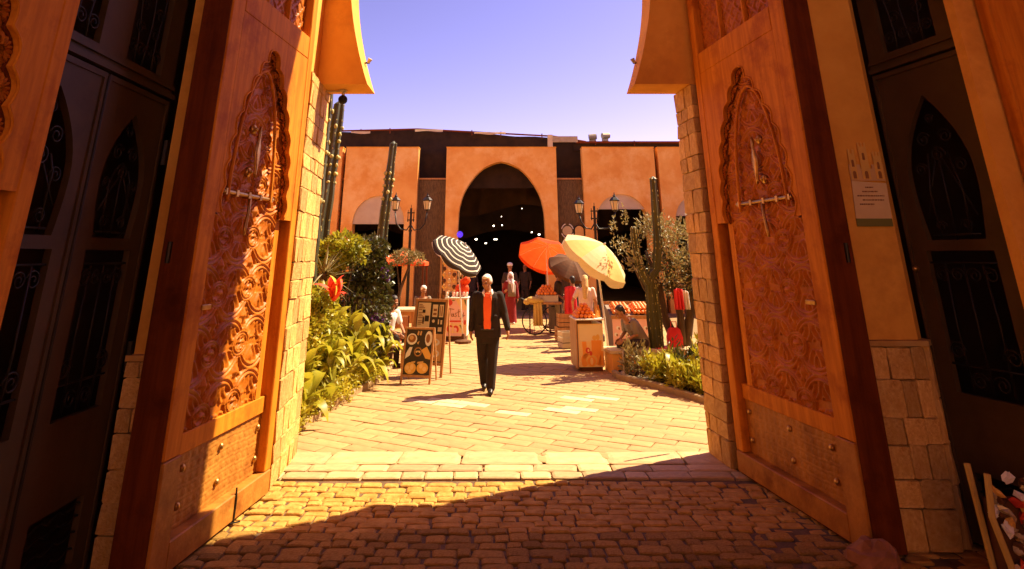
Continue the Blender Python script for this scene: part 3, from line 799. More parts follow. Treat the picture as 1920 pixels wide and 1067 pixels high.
# low walls closing the courtyard left and right (beyond the frame mostly)
for x0, x1, lab in ((-12, -9.6, 'terracotta courtyard wall left of the planting bed'), (9.7, 12, 'terracotta courtyard wall behind the olive tree')):
    b = B(); xx = x1 if x0 < 0 else x0
    b.box(xx - .2, xx + .2, 7.6, 40, -.05, 4.0); tag(b.build('courtyard_wall', MT['terracotta']), lab, 'wall')

# bright specks of light deep inside the arch, put in as glowing discs
speck_b = B(); speck_b.lathe([(.012, .10), (.05, .06), (.085, .0), (.06, -.03), (.015, -.045)], n=10); lme = speck_b.mesh('hall_speck', True); lme.materials.append(MT['speckglow'])
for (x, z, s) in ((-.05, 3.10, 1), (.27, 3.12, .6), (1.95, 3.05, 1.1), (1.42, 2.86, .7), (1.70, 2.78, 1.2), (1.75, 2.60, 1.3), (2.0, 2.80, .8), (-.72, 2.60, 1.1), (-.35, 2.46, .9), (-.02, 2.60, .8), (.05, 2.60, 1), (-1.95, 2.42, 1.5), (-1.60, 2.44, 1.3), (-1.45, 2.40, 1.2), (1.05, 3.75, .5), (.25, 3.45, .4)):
    o = link('hall_speck', lme, None, None, (x * 1.25 - .05, 30.0, 2 + (z - 2) * 1.25)); o.scale = (s * .62 * rnd.uniform(.8, 1.3), s * .62, s * .42)
    tag(o, 'bright speck of light in the dark hall, built as a small glowing disc', 'lamp', 'glowing specks inside the dark hall')
b = B(); b.ell((0, 0, 0), .12, 12, 8); tag(b.build('blue_lamp', MT['bluelight'], None, (-1.38, 23.86, 2.78), smooth=True), 'blue globe lamp on the left edge of the pointed arch', 'lamp')
# round and arched wall lights on the right reed screen
t = thing('wall_lamp', 'round wall lamp with a white ring on the right reed screen', 'lamp', (2.78, FY + .24, 2.92))
b = B(); b.lathe([(.0, -.02), (.19, -.02), (.19, .02), (0, .02)], n=18); b.v = [(x, z, y) for x, y, z in b.v]; b.build('disc', MT['glass_lamp'], t)
b = B()
for k in range(4):
    a0 = math.pi / 2 * k + .3; b.tube([(.235 * math.cos(a0 + i * .16), -.02, .27 * math.sin(a0 + i * .16)) for i in range(7)], .022, 6)
b.build('ring', MT['white'], t)
t = thing('wall_lamp', 'arched amber wall lamp beside the round one on the reed screen', 'lamp', (3.24, FY + .24, 2.88))
b = B().plate([arch_round(0, .17, .06, -.22, 10)], -.03, .03); b.build('lens', MT['p_tan'], t)
b = B(); b.tube([(x * 1.15, -.03, z * 1.1) for x, z in arch_round(0, .17, .06, -.22, 10)], .02, 5); b.build('frame', MT['iron'], t)

# lamp posts with lanterns
def lantern_bm(b_glass, b_iron, c):
    x, y, z = c
    b_glass.lathe([(.075, -.16), (.115, .06)], (x, y, z), 6)
    b_iron.lathe([(.125, .062), (.14, .085), (.07, .16), (.03, .18), (.045, .20), (.02, .225), (.008, .29)], (x, y, z), 6)
    b_iron.lathe([(.03, -.21), (.08, -.18), (.08, -.163)], (x, y, z), 6)
    for k in range(6):
        a = math.pi / 3 * k; b_iron.tube([(x + .078 * math.cos(a), y + .078 * math.sin(a), z - .163), (x + .119 * math.cos(a), y + .119 * math.sin(a), z + .063)], .007, 4)
def lamp_post(label, loc, zt, arms):
    t = thing('lamp_post', label, 'lamp post', loc, 0, 'iron lamp posts of the courtyard')
    b = B(); b.lathe([(.10, 0), (.10, .12), (.06, .18), (.045, .8), (.035, zt - .5), (.03, zt)], n=10); b.lathe([(.05, zt - .62), (.05, zt - .57)], n=10); b.build('pole', MT['iron'], t)
    b = B()
    for k in (-1, 0, 1): b.tube([(.08 * k, 0, zt - .36), (.08 * k, 0, zt - .05 + (.14 if k == 0 else 0))], [.016, .008], 5)
    b.box(-.1, .1, -.015, .015, zt - .33, zt - .30); b.box(-.1, .1, -.015, .015, zt - .14, zt - .11)
    b.build('finial', MT['iron'], t)
    for (dx, lz) in arms:
        s = 1 if dx > 0 else -1
        b = B(); b.tube([(0, 0, zt - .42), (.10 * s, 0, zt - .58), (dx * .6, 0, zt - .56), (dx * .9, 0, zt - .40), (dx, 0, lz - .22)], .018, 6); am = b.build('arm', MT['iron'], t, smooth=True)
        g_, i_ = B(), B(); lantern_bm(g_, i_, (dx, 0, lz)); i_.build('lantern_frame', MT['iron'], am); g_.build('lantern_glass', MT['glass_lamp'], am)
lamp_post('two-armed iron lamp post left of the striped parasol', (-2.34, 17.0, 0), 3.25, ((.44, 3.38), (-.44, 3.38)))
lamp_post('two-armed iron lamp post between cream parasol and facade', (2.60, 16.3, 0), 3.25, ((.55, 3.32), (-.40, 3.24)))

# security camera, spotlights on the arch
t = thing('security_camera', 'black security camera hanging under the left arch shoulder', 'camera', (-1.90, 7.2, 3.96))
b = B(); b.lathe([(.0, 0), (.05, 0), (.05, -.02), (.02, -.03), (.02, -.075)], n=10); b.build('mount', MT['tarp'], t)
b = B(); b.ell((0, 0, -.125), .058, 14, 8); b.tube([(0, 0, -.12), (.02, -.065, -.14)], .022, 10); b.build('head', MT['black'], t, smooth=True)
b = B(); b.tube([(-.02, 0, -.012), (-.14, 0, -.02), (-.22, 0, -.008)], .012, 6); b.build('cable', MT['tarp'], t)
for (x, z, s, lab) in ((-1.63, 4.33, 1, 'tiny spotlight on the left curve of the horseshoe arch'), (1.765, 4.33, -1, 'tiny spotlight on the right curve of the horseshoe arch')):
    t = thing('spotlight', lab, 'spotlight', (x, 7.25, z))
    b = B(); b.tube([(-.06 * s, 0, 0), (.02 * s, 0, .0)], .012, 6); b.build('bracket', MT['iron'], t)
    b = B(); b.tube([(.0 * s, 0, .0), (.03 * s, -.02, .05)], [.018, .03], 8); b.build('lamp_head', MT['steel'], t)
# poster on the pier
t = thing('wall_poster', 'crinkled poster of crenellated castle towers above faint text on the golden pier', 'poster', (3.175, 5.205, 2.28), 0)
b = B().plate([[(-.145, .02), (.155, .0), (.17, .31), (-.125, .33)]], 0, .003); b.build('sheet', MT['paper'], t)
def crenel(x0, x1, z0, z1, n):
    p = [(x0, z0), (x1, z0)]; w_ = (x1 - x0) / (2 * n - 1)
    for i in range(2 * n - 1):
        xa, xb = x1 - i * w_, x1 - (i + 1) * w_; zz = z1 if i % 2 == 0 else z1 - .035
        p += [(xa, zz), (xb, zz)]
    return p
b = B().plate([crenel(-.125, .17, .331, .47, 5)], -.001, .003); b.build('castle_print', MT['p_tan'], t)
for x0, x1, z, n_ in ((-.115, -.06, .60, 2), (-.02, .05, .66, 3), (.095, .165, .58, 3)):
    b = B().plate([crenel(x0, x1, .345, z, n_)], -.0035, -.0015); tw = b.build('tower_print', MT['p_gold'], t)
    b = B().plate([arch_round((x0 + x1) / 2, .011, z - .10, z - .15, 6)], -.005, -.004); b.build('window_print', MT['p_brown'], tw)
    b = B().plate([arch_round((x0 + x1) / 2, .014, .40, .35, 6)], -.005, -.004); b.build('window_print', MT['p_brown'], tw)
for x0, x1, z in ((-.02, .05, .27), (-.05, .08, .235), (-.10, .13, .20), (-.06, .12, .165), (-.09, .03, .13)):
    b = B()
    x = x0
    while x < x1: 
        wd = rnd.uniform(.006, .022); b.plate([[(x, z), (min(x + wd, x1), z), (min(x + wd, x1), z + .011), (x, z + .011)]], -.0025, -.0005); x += wd + .005
    tag(b.build('text_line', MT['p_brown'], t), kind='stuff')
b = B().plate([[(-.145, -.045), (.155, -.045), (.155, .018), (-.145, .018)]], -.002, .006); b.build('lower_band', MT['p_green'], t)
for x, z in ((-.20, .45), (.115, .79), (-.17, -.03)):
    pass
# ============================================================ PLANTS
def fast_mesh(name, V, F4, m, parent=None):
    me = bpy.data.meshes.new(name); V = np.asarray(V, 'f'); F = np.asarray(F4, 'i'); k = F.shape[1]
    me.vertices.add(len(V)); me.vertices.foreach_set('co', V.ravel()); me.loops.add(F.size); me.loops.foreach_set('vertex_index', F.ravel())
    me.polygons.add(len(F)); me.polygons.foreach_set('loop_start', np.arange(0, F.size, k, dtype='i')); me.polygons.foreach_set('loop_total', np.full(len(F), k, 'i'))
    me.update(); me.validate(); return link(name, me, m, parent)
def leaves(name, clumps, L_, W_, m, parent, seed=0, up=.35, shell=.55):
    rs = np.random.RandomState(seed); P_ = []; N_ = []
    for (x, y, z, rx, ry, rz, n) in clumps:
        d = rs.normal(size=(n, 3)); d /= np.linalg.norm(d, axis=1)[:, None]
        r = shell + (1 - shell) * rs.rand(n) ** .6; r *= 1 + .12 * np.sin(d[:, 0] * 7 + seed) * np.cos(d[:, 2] * 6)
        P_.append(d * r[:, None] * (rx, ry, rz) + (x, y, z)); N_.append(d)
    P_ = np.concatenate(P_); N_ = np.concatenate(N_); n = len(P_)
    ax = N_ * .8 + rs.normal(size=(n, 3)) * .7 + (0, 0, up); ax /= np.linalg.norm(ax, axis=1)[:, None]
    sd_ = np.cross(ax, rs.normal(size=(n, 3))); sd_ /= np.linalg.norm(sd_, axis=1)[:, None]
    nn = np.cross(ax, sd_)
    l = L_ * rs.uniform(.6, 1.3, (n, 1)); w_ = W_ * rs.uniform(.7, 1.2, (n, 1))
    v0 = P_; v1 = P_ + ax * l * .45 + sd_ * w_ + nn * w_ * .35; v2 = P_ + ax * l * .45 - sd_ * w_ + nn * w_ * .35; v3 = P_ + ax * l - nn * l * .12
    V = np.stack([v0, v1, v3, v2], 1).reshape(-1, 3); i = np.arange(n) * 4
    F = np.concatenate([np.stack([i, i + 1, i + 2], 1), np.stack([i, i + 2, i + 3], 1)])
    return tag(fast_mesh(name, V, F, m, parent), kind='stuff')
def stems(parent, base, tips, r, m, name='stem', one=True):
    b = B()
    for tp in tips:
        mid = [(base[i] + tp[i]) / 2 + rnd.uniform(-.06, .06) for i in range(3)]
        b.tube([base, mid, tp], [r, r * .75, r * .35], 5)
    return b.build(name, m, parent)
def shrub(name, label, cat, loc, clumps, L_, W_, m, group=None, seed=0, stem=True, up=.35, shell=.5):
    t = thing(name, label, cat, loc, 0, group)
    leaves('foliage', clumps, L_, W_, m, t, seed, up, shell)
    if stem:
        b = B()
        for c in clumps: b.tube([(rnd.uniform(-.05, .05), rnd.uniform(-.05, .05), 0), (c[0] * .5, c[1] * .5, c[2] * .5), (c[0], c[1], c[2])], [.028, .02, .01], 5)
        tag(b.build('stem', MT['bark'], t), kind='stuff')
    return t
# low ground cover along the left kerb and the right bed
def cover(name, pts, wd, h, n, m, seed, L_=.06, W_=.017):
    rs = np.random.RandomState(seed); cl = []
    for (x0, y0), (x1, y1) in zip(pts, pts[1:]):
        k = max(2, int(math.hypot(x1 - x0, y1 - y0) / .16))
        for i in range(k):
            t_ = i / k
            for q in range(2):
                cl.append((x0 + (x1 - x0) * t_ - wd * (q + rs.rand()) / 2 - .03, y0 + (y1 - y0) * t_ + rs.uniform(-.06, .06), h * rs.uniform(.35, .62) * (1 + .35 * q), wd * .36, .17, h * .42, n))
    return leaves(name, cl, L_, W_, m, None, seed, .5, .3)
cover('ground_cover', [(-2.36, 7.7), (-2.31, 8.2), (-2.17, 9.7), (-1.90, 11.2), (-1.86, 11.9)], .50, .40, 210, MT['hedge_leaf'], 3)

canna_me = []
def blade(L_, W_, bend, seed):
    r = random.Random(seed); vs = []; fs = []; n = 9
    for i in range(n):
        t_ = i / (n - 1); a = bend * t_ ** 1.5; ln = L_ * t_
        x = ln * math.sin(.25 + a * .6); z = ln * math.cos(.25 + a * .75)
        wd = W_ * math.sin(math.pi * min(1, .06 + .94 * t_)) ** .75 * (1 - .25 * t_)
        wv = .05 * W_ * math.sin(t_ * 9 + seed)
        vs += [(x + wv, -wd, z + .25 * wd), (x, 0, z - .02 * W_), (x - wv, wd, z + .25 * wd)]
    for i in range(n - 1):
        a = i * 3; fs += [(a, a + 1, a + 4, a + 3), (a + 1, a + 2, a + 5, a + 4)]
    return B().add(vs, fs)
for i in range(6):
    me = blade(1, .135 + .03 * (i % 3), .5 + .28 * i, i).mesh('leaf', True, False); me.materials.append(MT['yellow_leaf'] if i % 2 else MT['green_leaf']); canna_me.append(me)
def canna(label, loc, h, n, group='broad-leaved plants of the left bed', seed=0, flower=None, spread=.5):
    r = random.Random(seed); t = thing('broadleaf_plant', label, 'plant', loc, 0, group)
    b = B(); 
    for k in range(3): b.tube([(0, 0, 0), (.05 * k - .05, .03 * k, h * .5), (.1 * k - .1, .05, h * .85)], [.02, .016, .008], 5)
    b.build('stem', MT['green_leaf'], t)
    for i in range(n):
        u = i / n; a = r.uniform(0, 6.28)
        o = link('leaf', canna_me[r.randrange(6)], None, t, (r.uniform(-.08, .08), r.uniform(-.08, .08), h * (.06 + .62 * u)), (r.uniform(-.2, .2), r.uniform(-.1, .45) * (1.2 - u), a))
        s = r.uniform(.34, .58) * (1.1 - .25 * u); o.scale = (s * .8, s * r.uniform(.9, 1.35), s)
    if flower:
        q = blade(.34, .045, .8, 3); pm_ = [q.mesh('petal', True, False) for _ in range(2)]
        pm_[0].materials.append(MT['red_petal']); pm_[1].materials.append(MT['petal_yellow'])
        for k in range(22):
            o = link('petal', pm_[0 if k % 4 else 1], None, t, (flower[0] + r.uniform(-.03, .03), flower[1] + r.uniform(-.03, .03), flower[2] + r.uniform(-.02, .03)), (r.uniform(-.5, .5), r.uniform(-.7, .5), k * 2.4)); s_ = r.uniform(.7, 1.15); o.scale = (s_, s_, s_)
    return t
canna('tall yellow-green broad-leaved plant carrying the single red flower', (-2.46, 9.55, .05), 1.75, 30, seed=1, flower=(.16, -.42, 1.36))
canna('broad-leaved plant low beside the sunlit stone pier', (-2.44, 8.5, .05), .85, 20, seed=2)
canna('broad-leaved plant arching right of the red-flowered one', (-2.18, 10.05, .05), 1.45, 26, seed=3)
canna('broad-leaved plant in front of the dark climbing shrub', (-2.10, 10.7, .05), 1.1, 24, seed=4)
canna('broad-leaved plant next to the small sandwich board', (-1.98, 11.4, .05), 1.0, 22, seed=5)
canna('broad-leaved plant low in front of the red-flowered one', (-2.30, 9.15, .05), 1.0, 22, seed=6)
canna('broad-leaved plant behind the red-flowered one, under the agave', (-2.72, 9.9, .05), 1.6, 24, seed=7)
shrub('leafy_shrub', 'tall pale-green shrub between the red flower and the sunlit stone pier', 'shrub', (-2.62, 9.35, .05), [(0, 0, .6, .34, .4, .5, 1100), (.02, 0, 1.15, .32, .36, .4, 900)], .10, .03, MT['green_leaf'], seed=43)
shrub('leafy_shrub', 'yellow-green small-leaved shrub filling the bed behind the low broad-leaved plants', 'shrub', (-2.42, 10.2, .05), [(0, -.3, .45, .3, .5, .4, 900), (.05, .3, .6, .3, .5, .45, 900), (-.1, -.9, .5, .25, .4, .4, 700)], .085, .026, MT['hedge_leaf'], seed=41)
shrub('leafy_shrub', 'bright small-leaved shrub against the sunlit stone pier', 'shrub', (-2.68, 8.9, .05), [(-.05, 0, .45, .36, .4, .42, 1300), (.0, .1, .95, .32, .34, .34, 1200), (-.1, .2, 1.3, .26, .25, .22, 500)], .075, .024, MT['hedge_leaf'], seed=11)
shrub('climbing_shrub', 'dark climbing shrub with purple blossoms behind the broad-leaved plants', 'shrub', (-2.42, 11.4, .05), [(.0, 0, .5, .52, .5, .55, 1500), (.02, -.05, 1.15, .55, .5, .5, 1500), (-.05, 0, 1.75, .48, .45, .40, 1300), (.30, 0, 1.55, .28, .3, .35, 500), (.1, 0, 2.08, .36, .35, .2, 500)], .085, .034, MT['dark_leaf'], seed=12, shell=.72)
shrub('climbing_shrub', 'sunlit leafy climber between the tall cacti and the dark shrub', 'shrub', (-2.72, 10.7, .05), [(-.1, 0, 1.95, .36, .35, .26, 700), (.1, .0, 2.15, .30, .3, .18, 450), (-.30, .1, 1.75, .25, .25, .25, 350), (.32, .1, 2.02, .2, .25, .2, 260)], .085, .03, MT['green_leaf'], seed=13)
for (x, y, z) in ((-2.70, 10.85, 1.85), (-1.98, 11.2, 1.75), (-1.93, 11.25, 1.62), (-2.05, 11.0, 1.02), (-1.98, 11.1, .96)):
    t = thing('purple_blossom', 'purple blossom cluster among dark climbing leaves', 'flower', (x, y, z), 0, 'purple blossoms on the climbing shrub')
    leaves('petals', [(0, 0, 0, .06, .06, .06, 40)], .04, .02, MT['purple'], t, int(z * 100))
# agave fan
t = thing('agave', 'spiky agave fan on a short trunk leaning out beside the tall cacti', 'agave', (-2.62, 9.6, 0))
b = B(); b.tube([(-.05, .05, 0), (-.02, 0, .9), (.02, 0, 1.75)], [.06, .055, .07], 8); b.build('trunk', MT['bark'], t)
bl = B()
for i in range(7):
    u = i / 6; bl.v += [(u, -.022 * (1 - u) - .001, -.10 * u * u), (u, .022 * (1 - u) + .001, -.10 * u * u), (u, 0, -.014 * (1 - u) - .10 * u * u)]
for i in range(6):
    a = i * 3; bl.f += [(a, a + 1, a + 4, a + 3), (a + 1, a + 2, a + 5, a + 4), (a + 2, a, a + 3, a + 5)]
bme = bl.mesh('spike_leaf', True); bme.materials.append(MT['olive_leaf'])
for i in range(38):
    o = link('spike_leaf', bme, None, t, (.02, 0, 1.74 + rnd.uniform(-.06, .06)), (rnd.uniform(-.3, .3), -rnd.uniform(-.75, 1.25), rnd.uniform(-2.2, 2.2)))
    s = rnd.uniform(.34, .58); o.scale = (s, 1.1, s)
# cacti
def cactus_col(pts, r0, r1, ribs=7):
    pts = [Vector(p) for p in pts]; b = B(); rings = []; n = ribs * 4
    cum = [0]
    for a, c in zip(pts, pts[1:]): cum.append(cum[-1] + (c - a).length)
    N = 30
    for j in range(N + 1):
        s_ = cum[-1] * (1 - (1 - j / N) ** 1.25)
        k = max(i for i in range(len(cum)) if cum[i] <= s_ + 1e-9); k = min(k, len(pts) - 2)
        u = (s_ - cum[k]) / (cum[k + 1] - cum[k]); p = pts[k].lerp(pts[k + 1], u)
        t_ = (pts[k + 1] - pts[k]).normalized(); ux = t_.orthogonal().normalized() if abs(t_.y) > .95 else t_.cross(Vector((0, 1, 0))).normalized(); uy = t_.cross(ux)
        f_ = s_ / cum[-1]; r = r0 + (r1 - r0) * f_
        r *= 1 + .05 * math.sin(s_ * 9) 
        d_end = cum[-1] - s_
        if d_end < r: r *= math.sqrt(max(.02, 1 - ((r - d_end) / r) ** 2))
        rings.append([p + ux * (r * (1 - .26 * (q % 4 == 2) - .14 * (q % 2 == 1)) * math.cos(2 * math.pi * q / n)) + uy * (r * (1 - .26 * (q % 4 == 2) - .14 * (q % 2 == 1)) * math.sin(2 * math.pi * q / n)) for q in range(n)])
    b.loft(rings); return b, rings
def cactus(label, loc, cols, fruit=(), group='columnar cacti', seed=0):
    r = random.Random(seed); t = thing('cactus', label, 'cactus', loc, 0, group)
    for i, (pts, r0, r1) in enumerate(cols):
        b, rings = cactus_col(pts, r0, r1); st = b.build('stem' if i == 0 else 'arm', MT['cactus'], t, smooth=False)
        q = B()
        for rg in rings[2:-1]:
            for k in range(0, len(rg), 4):
                if r.random() < .5: q.ell(rg[k], (r.uniform(.006, .010), r.uniform(.006, .010), r.uniform(.008, .03)), 5, 4)
        f0, f1, nf = fruit if i == 0 and fruit else (0, 0, 0)
        for _ in range(nf):
            rg = rings[int(len(rings) * r.uniform(f0, f1))]; k = 4 * r.randrange(len(rg) // 4); q.ell(rg[k], (r.uniform(.02, .04), r.uniform(.02, .04), r.uniform(.025, .05)), 6, 5)
        tag(q.build('areoles', MT['spine'], st, smooth=True), kind='stuff')
    return t
cactus('tallest columnar cactus rising past the left arch shoulder, hard by the stone pier', (-2.95, 10.0, 0), [([(0, 0, 0), (-.02, 0, 2.5), (.02, 0, 5.6)], .16, .13)], (.4, .9, 20), seed=1)
cactus('columnar cactus topped with pale fruit just under the security camera', (-3.02, 11.0, 0), [([(-.12, 0, 0), (-.06, 0, 2.4), (.06, 0, 4.78)], .17, .11)], (.6, .85, 38), seed=2)
cactus('slender columnar cactus standing alone before the left facade panel', (-2.40, 13.2, 0), [([(-.06, 0, 0), (-.02, 0, 2.2), (.13, 0, 4.42)], .165, .08)], (.62, .78, 20), seed=3)
cactus('branched dark cactus with two upright arms in front of the olive tree', (2.95, 12.2, 0), [([(0, 0, 0), (-.03, 0, .9), (-.02, 0, 1.6), (.13, 0, 1.75), (.20, 0, 2.2), (.21, 0, 3.52)], .105, .070), ([(-.05, -.03, 1.5), (-.14, -.03, 1.66), (-.22, -.03, 1.95), (-.26, -.03, 2.55)], .085, .06), ([(.10, .02, 0.02), (.09, .02, .9), (.06, .02, 1.55)], .075, .07)], seed=4)
# small dry-crowned tree by the left lamp post
t = thing('dry_tree', 'little bare-limbed tree with a dry domed crown left of the striped parasol', 'tree', (-2.02, 13.6, 0))
b = B(); b.tube([(-.15, 0, 0), (-.12, 0, .8), (.0, 0, 1.35), (.16, 0, 1.8)], [.05, .042, .035, .02], 7); b.tube([(-.02, 0, 1.3), (-.12, .05, 1.9)], [.025, .012], 5); b.build('trunk', MT['bark'], t)
leaves('crown', [(.05, 0, 1.98, .26, .24, .14, 520), (.30, 0, 1.95, .17, .2, .13, 260), (-.12, 0, 1.92, .14, .15, .1, 130)], .075, .014, MT['dry_leaf'], t, 21)
# olive tree
t = thing('olive_tree', 'gnarled olive tree with several trunks and sparse sunlit crown', 'tree', (3.52, 12.5, 0))
b = B()
for pts, rr in ((((-.12, 0, 0), (-.10, 0, .45), (-.28, .02, .9), (-.34, 0, 1.5), (-.55, 0, 2.1)), (.13, .10, .085, .06, .02)), (((.10, .05, 0), (.12, .05, .5), (.22, 0, .95), (.26, 0, 1.6), (.3, 0, 2.3)), (.13, .10, .08, .055, .02)), (((0, .0, .35), (.02, -.04, .9), (-.05, .05, 1.5), (-.1, 0, 2.2)), (.09, .07, .05, .02)), (((.2, 0, .85), (.42, 0, 1.2), (.55, .05, 1.8)), (.06, .045, .02)), (((-.3, 0, .95), (-.62, 0, 1.4), (-.9, 0, 2.0)), (.05, .035, .012))):
    q = B(); q.tube(pts, list(rr), 9); q.build('trunk', MT['bark'], t, smooth=True)
cl = []
for _ in range(62):
    x, z = rnd.uniform(-1.15, .75), rnd.uniform(1.25, 2.7)
    if x < -.35 and z < 1.75 - .1 * x: continue
    if (x + .2) ** 2 / 1.1 + (z - 1.9) ** 2 / .75 > 1: continue
    cl.append((x, rnd.uniform(-.45, .5), z, .16, .16, .2, 62))
for k in range(9): cl.append((-1.15 + k * .22, 0, 2.55 + .25 * math.sin(k * 2.1), .06, .06, .24, 40))
leaves('crown', cl, .075, .017, MT['olive_leaf'], t, 22, .8, .2)
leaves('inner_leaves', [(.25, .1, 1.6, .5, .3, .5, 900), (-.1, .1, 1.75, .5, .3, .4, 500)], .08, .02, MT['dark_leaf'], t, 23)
# right bed shrubs and loose plants
for i, (x, y, sx, h, m) in enumerate(((2.98, 10.35, .30, .32, 'hedge_leaf'), (2.74, 11.0, .30, .36, 'hedge_leaf'), (3.25, 10.0, .33, .30, 'yellow_leaf'), (3.2, 10.9, .38, .5, 'dark_leaf'), (2.45, 11.5, .25, .45, 'olive_leaf'), (3.55, 10.5, .4, .6, 'hedge_leaf'))):
    lab = ['low leafy shrub at the right kerb, middle of the bed', 'low leafy shrub in front of the branched cactus', 'yellowish low shrub nearest the right stone pier', 'dark leafy shrub under the olive trunks', 'thin sparse shrub in front of the low wall beside the juice counter', 'leafy shrub half hidden by the right stone pier'][i]
    shrub('low_shrub', lab, 'shrub', (x, y, .05), [(0, 0, h * .45, sx, sx, h * .5, 420 if i != 4 else 160), (sx * .5, .1, h * .6, sx * .5, sx * .6, h * .6, 200 if i != 4 else 60), (-sx * .6, .1, h * .5, sx * .4, sx * .5, h * .7, 120)], .12, .02, MT[m], 'low shrubs of the right bed', 30 + i, up=1.0, shell=.2)
for i, (x, y, h) in enumerate(((2.86, 10.62, .30), (3.12, 10.15, .32))):
    canna(['small broad-leaved plant between the low shrubs at the right kerb', 'small broad-leaved plant near the right stone pier', 'small broad-leaved plant close to the low bench wall', 'small broad-leaved plant below the olive trunks'][i], (x, y, .05), h, 11, 'broad-leaved plants of the right bed', 60 + i)
# ============================================================ STALLS, SIGNS AND PARASOLS
def flat(b, poly, y=-.003, t=.002): b.plate([poly], y, y + t)
def circ(cx, cz, rx, rz=None, n=14, a0=0, a1=2 * math.pi):
    rz = rz or rx; full = abs(a1 - a0 - 2 * math.pi) < 1e-6
    return [(cx + rx * math.cos(a0 + (a1 - a0) * i / (n if full else n - 1)), cz + rz * math.sin(a0 + (a1 - a0) * i / (n if full else n - 1))) for i in range(n)]
def rect(x0, x1, z0, z1): return [(x0, z0), (x1, z0), (x1, z1), (x0, z1)]
def print_(parent, m, polys, y, name='print'):
    b = B()
    for p in polys: b.plate([p], y - .0012, y)
    o = b.build(name, MT[m], parent)
    if len(polys) > 1: tag(o, kind='stuff')
    return o
def stroke(b, pts, wd, y):
    for a, c in zip(pts, pts[1:]):
        dx, dz = c[0] - a[0], c[1] - a[1]; ln = math.hypot(dx, dz) or 1; nx, nz = -dz / ln * wd / 2, dx / ln * wd / 2; ex, ez = dx / ln * wd * .3, dz / ln * wd * .3
        b.plate([[(a[0] + nx - ex, a[1] + nz - ez), (a[0] - nx - ex, a[1] - nz - ez), (c[0] - nx + ex, c[1] - nz + ez), (c[0] + nx + ex, c[1] + nz + ez)]], y - .001, y + .0005)

# small sandwich board with food photographs
def aframe(label, loc, rz, W, H, lean, leg, prints, backleg=True, fw=.035):
    t = thing('sandwich_board', label, 'sign board', loc, rz, 'sandwich boards outside the cafe')
    Mx = Matrix.Rotation(-lean, 4, 'X')
    def pc(name, shape, m, parent=t):
        b = B(); shape(b); b.v = [tuple(Mx @ Vector(v)) for v in b.v]; return b.build(name, m, parent)
    for x0, x1 in ((0, fw), (W - fw, W)): pc('frame_side', lambda b: b.bbox(x0, x1, 0, .03, 0, H, .004), MT['board_wood'])
    pc('frame_rail', lambda b: b.bbox(fw + .001, W - fw - .001, .001, .029, H - fw, H - .001, .004), MT['board_wood'])
    pc('frame_rail', lambda b: b.bbox(fw + .001, W - fw - .001, .001, .029, leg, leg + fw, .004), MT['board_wood'])
    pn = pc('panel', lambda b: b.box(fw + .001, W - fw - .001, .012, .024, leg + fw + .001, H - fw - .001), MT['board_dark'])
    y = .0118
    for m, polys in prints:
        def sh(b):
            for p in polys: b.plate([[(fw + (W - 2 * fw) * x, leg + fw + (H - leg - 2 * fw) * z) for x, z in p]], y - .0012, y)
        o = pc('print', sh, MT[m], pn); y -= .0014
        if len(polys) > 1: tag(o, kind='stuff')
    if backleg:
        off = 2 * H * math.sin(lean)
        for x0, x1 in ((.004, fw), (W - fw, W - .004)):
            b = B(); b.tube([((x0 + x1) / 2, H * math.sin(lean) + .035, H * math.cos(lean) - .01), ((x0 + x1) / 2, off + .04, .005)], .017, 4); b.build('back_leg', MT['board_wood'], t)
        b = B(); b.box(fw, W - fw, off * .78, off * .78 + .02, H * .38, H * .38 + .03); b.build('back_rail', MT['board_wood'], t)
    return t
food = [('p_white', [circ(.22, .78, .20, .13), circ(.86, .80, .14, .17), [(.02, .34), (.20, .42), (.27, .60), (.16, .60), (.04, .46)]]),
        ('p_brown', [circ(.22, .79, .15, .09), circ(.84, .80, .08, .10), circ(.5, .5, .16, .11)]),
        ('p_gold', [circ(.26, .14, .22, .13), circ(.72, .15, .22, .12), [(.62, .54), (.82, .62), (1, .44), (.98, .34), (.80, .36)]]),
        ('p_tan', [circ(.2, .81, .08, .05), [(.42, .70), (.52, .74), (.48, .66)], [(.28, .28), (.44, .30), (.42, .26), (.27, .25)], [(.52, .28), (.74, .30), (.73, .26), (.51, .24)], circ(.5, .5, .13, .09)]),
        ('board_dark', [circ(.5, .5, .115, .08)]),
        ('p_peach', [circ(.15, .15, .07, .05), circ(.32, .17, .07, .06), circ(.25, .08, .06, .035), circ(.66, .19, .07, .05), circ(.80, .13, .07, .05), circ(.44, .5, .03, .025), circ(.5, .51, .03, .02), circ(.56, .5, .03, .025)])]
for i in range(2): food[3][1].append([(.40 + .1 * i, .88), (.44 + .1 * i, .97), (.49 + .1 * i, .95), (.46 + .1 * i, .86)])
aframe('small wooden sandwich board with food photographs on black, in front of the taller one', (-1.60, 11.12, 0), math.atan2(-.10, .5), .53, .86, .22, .10, food)
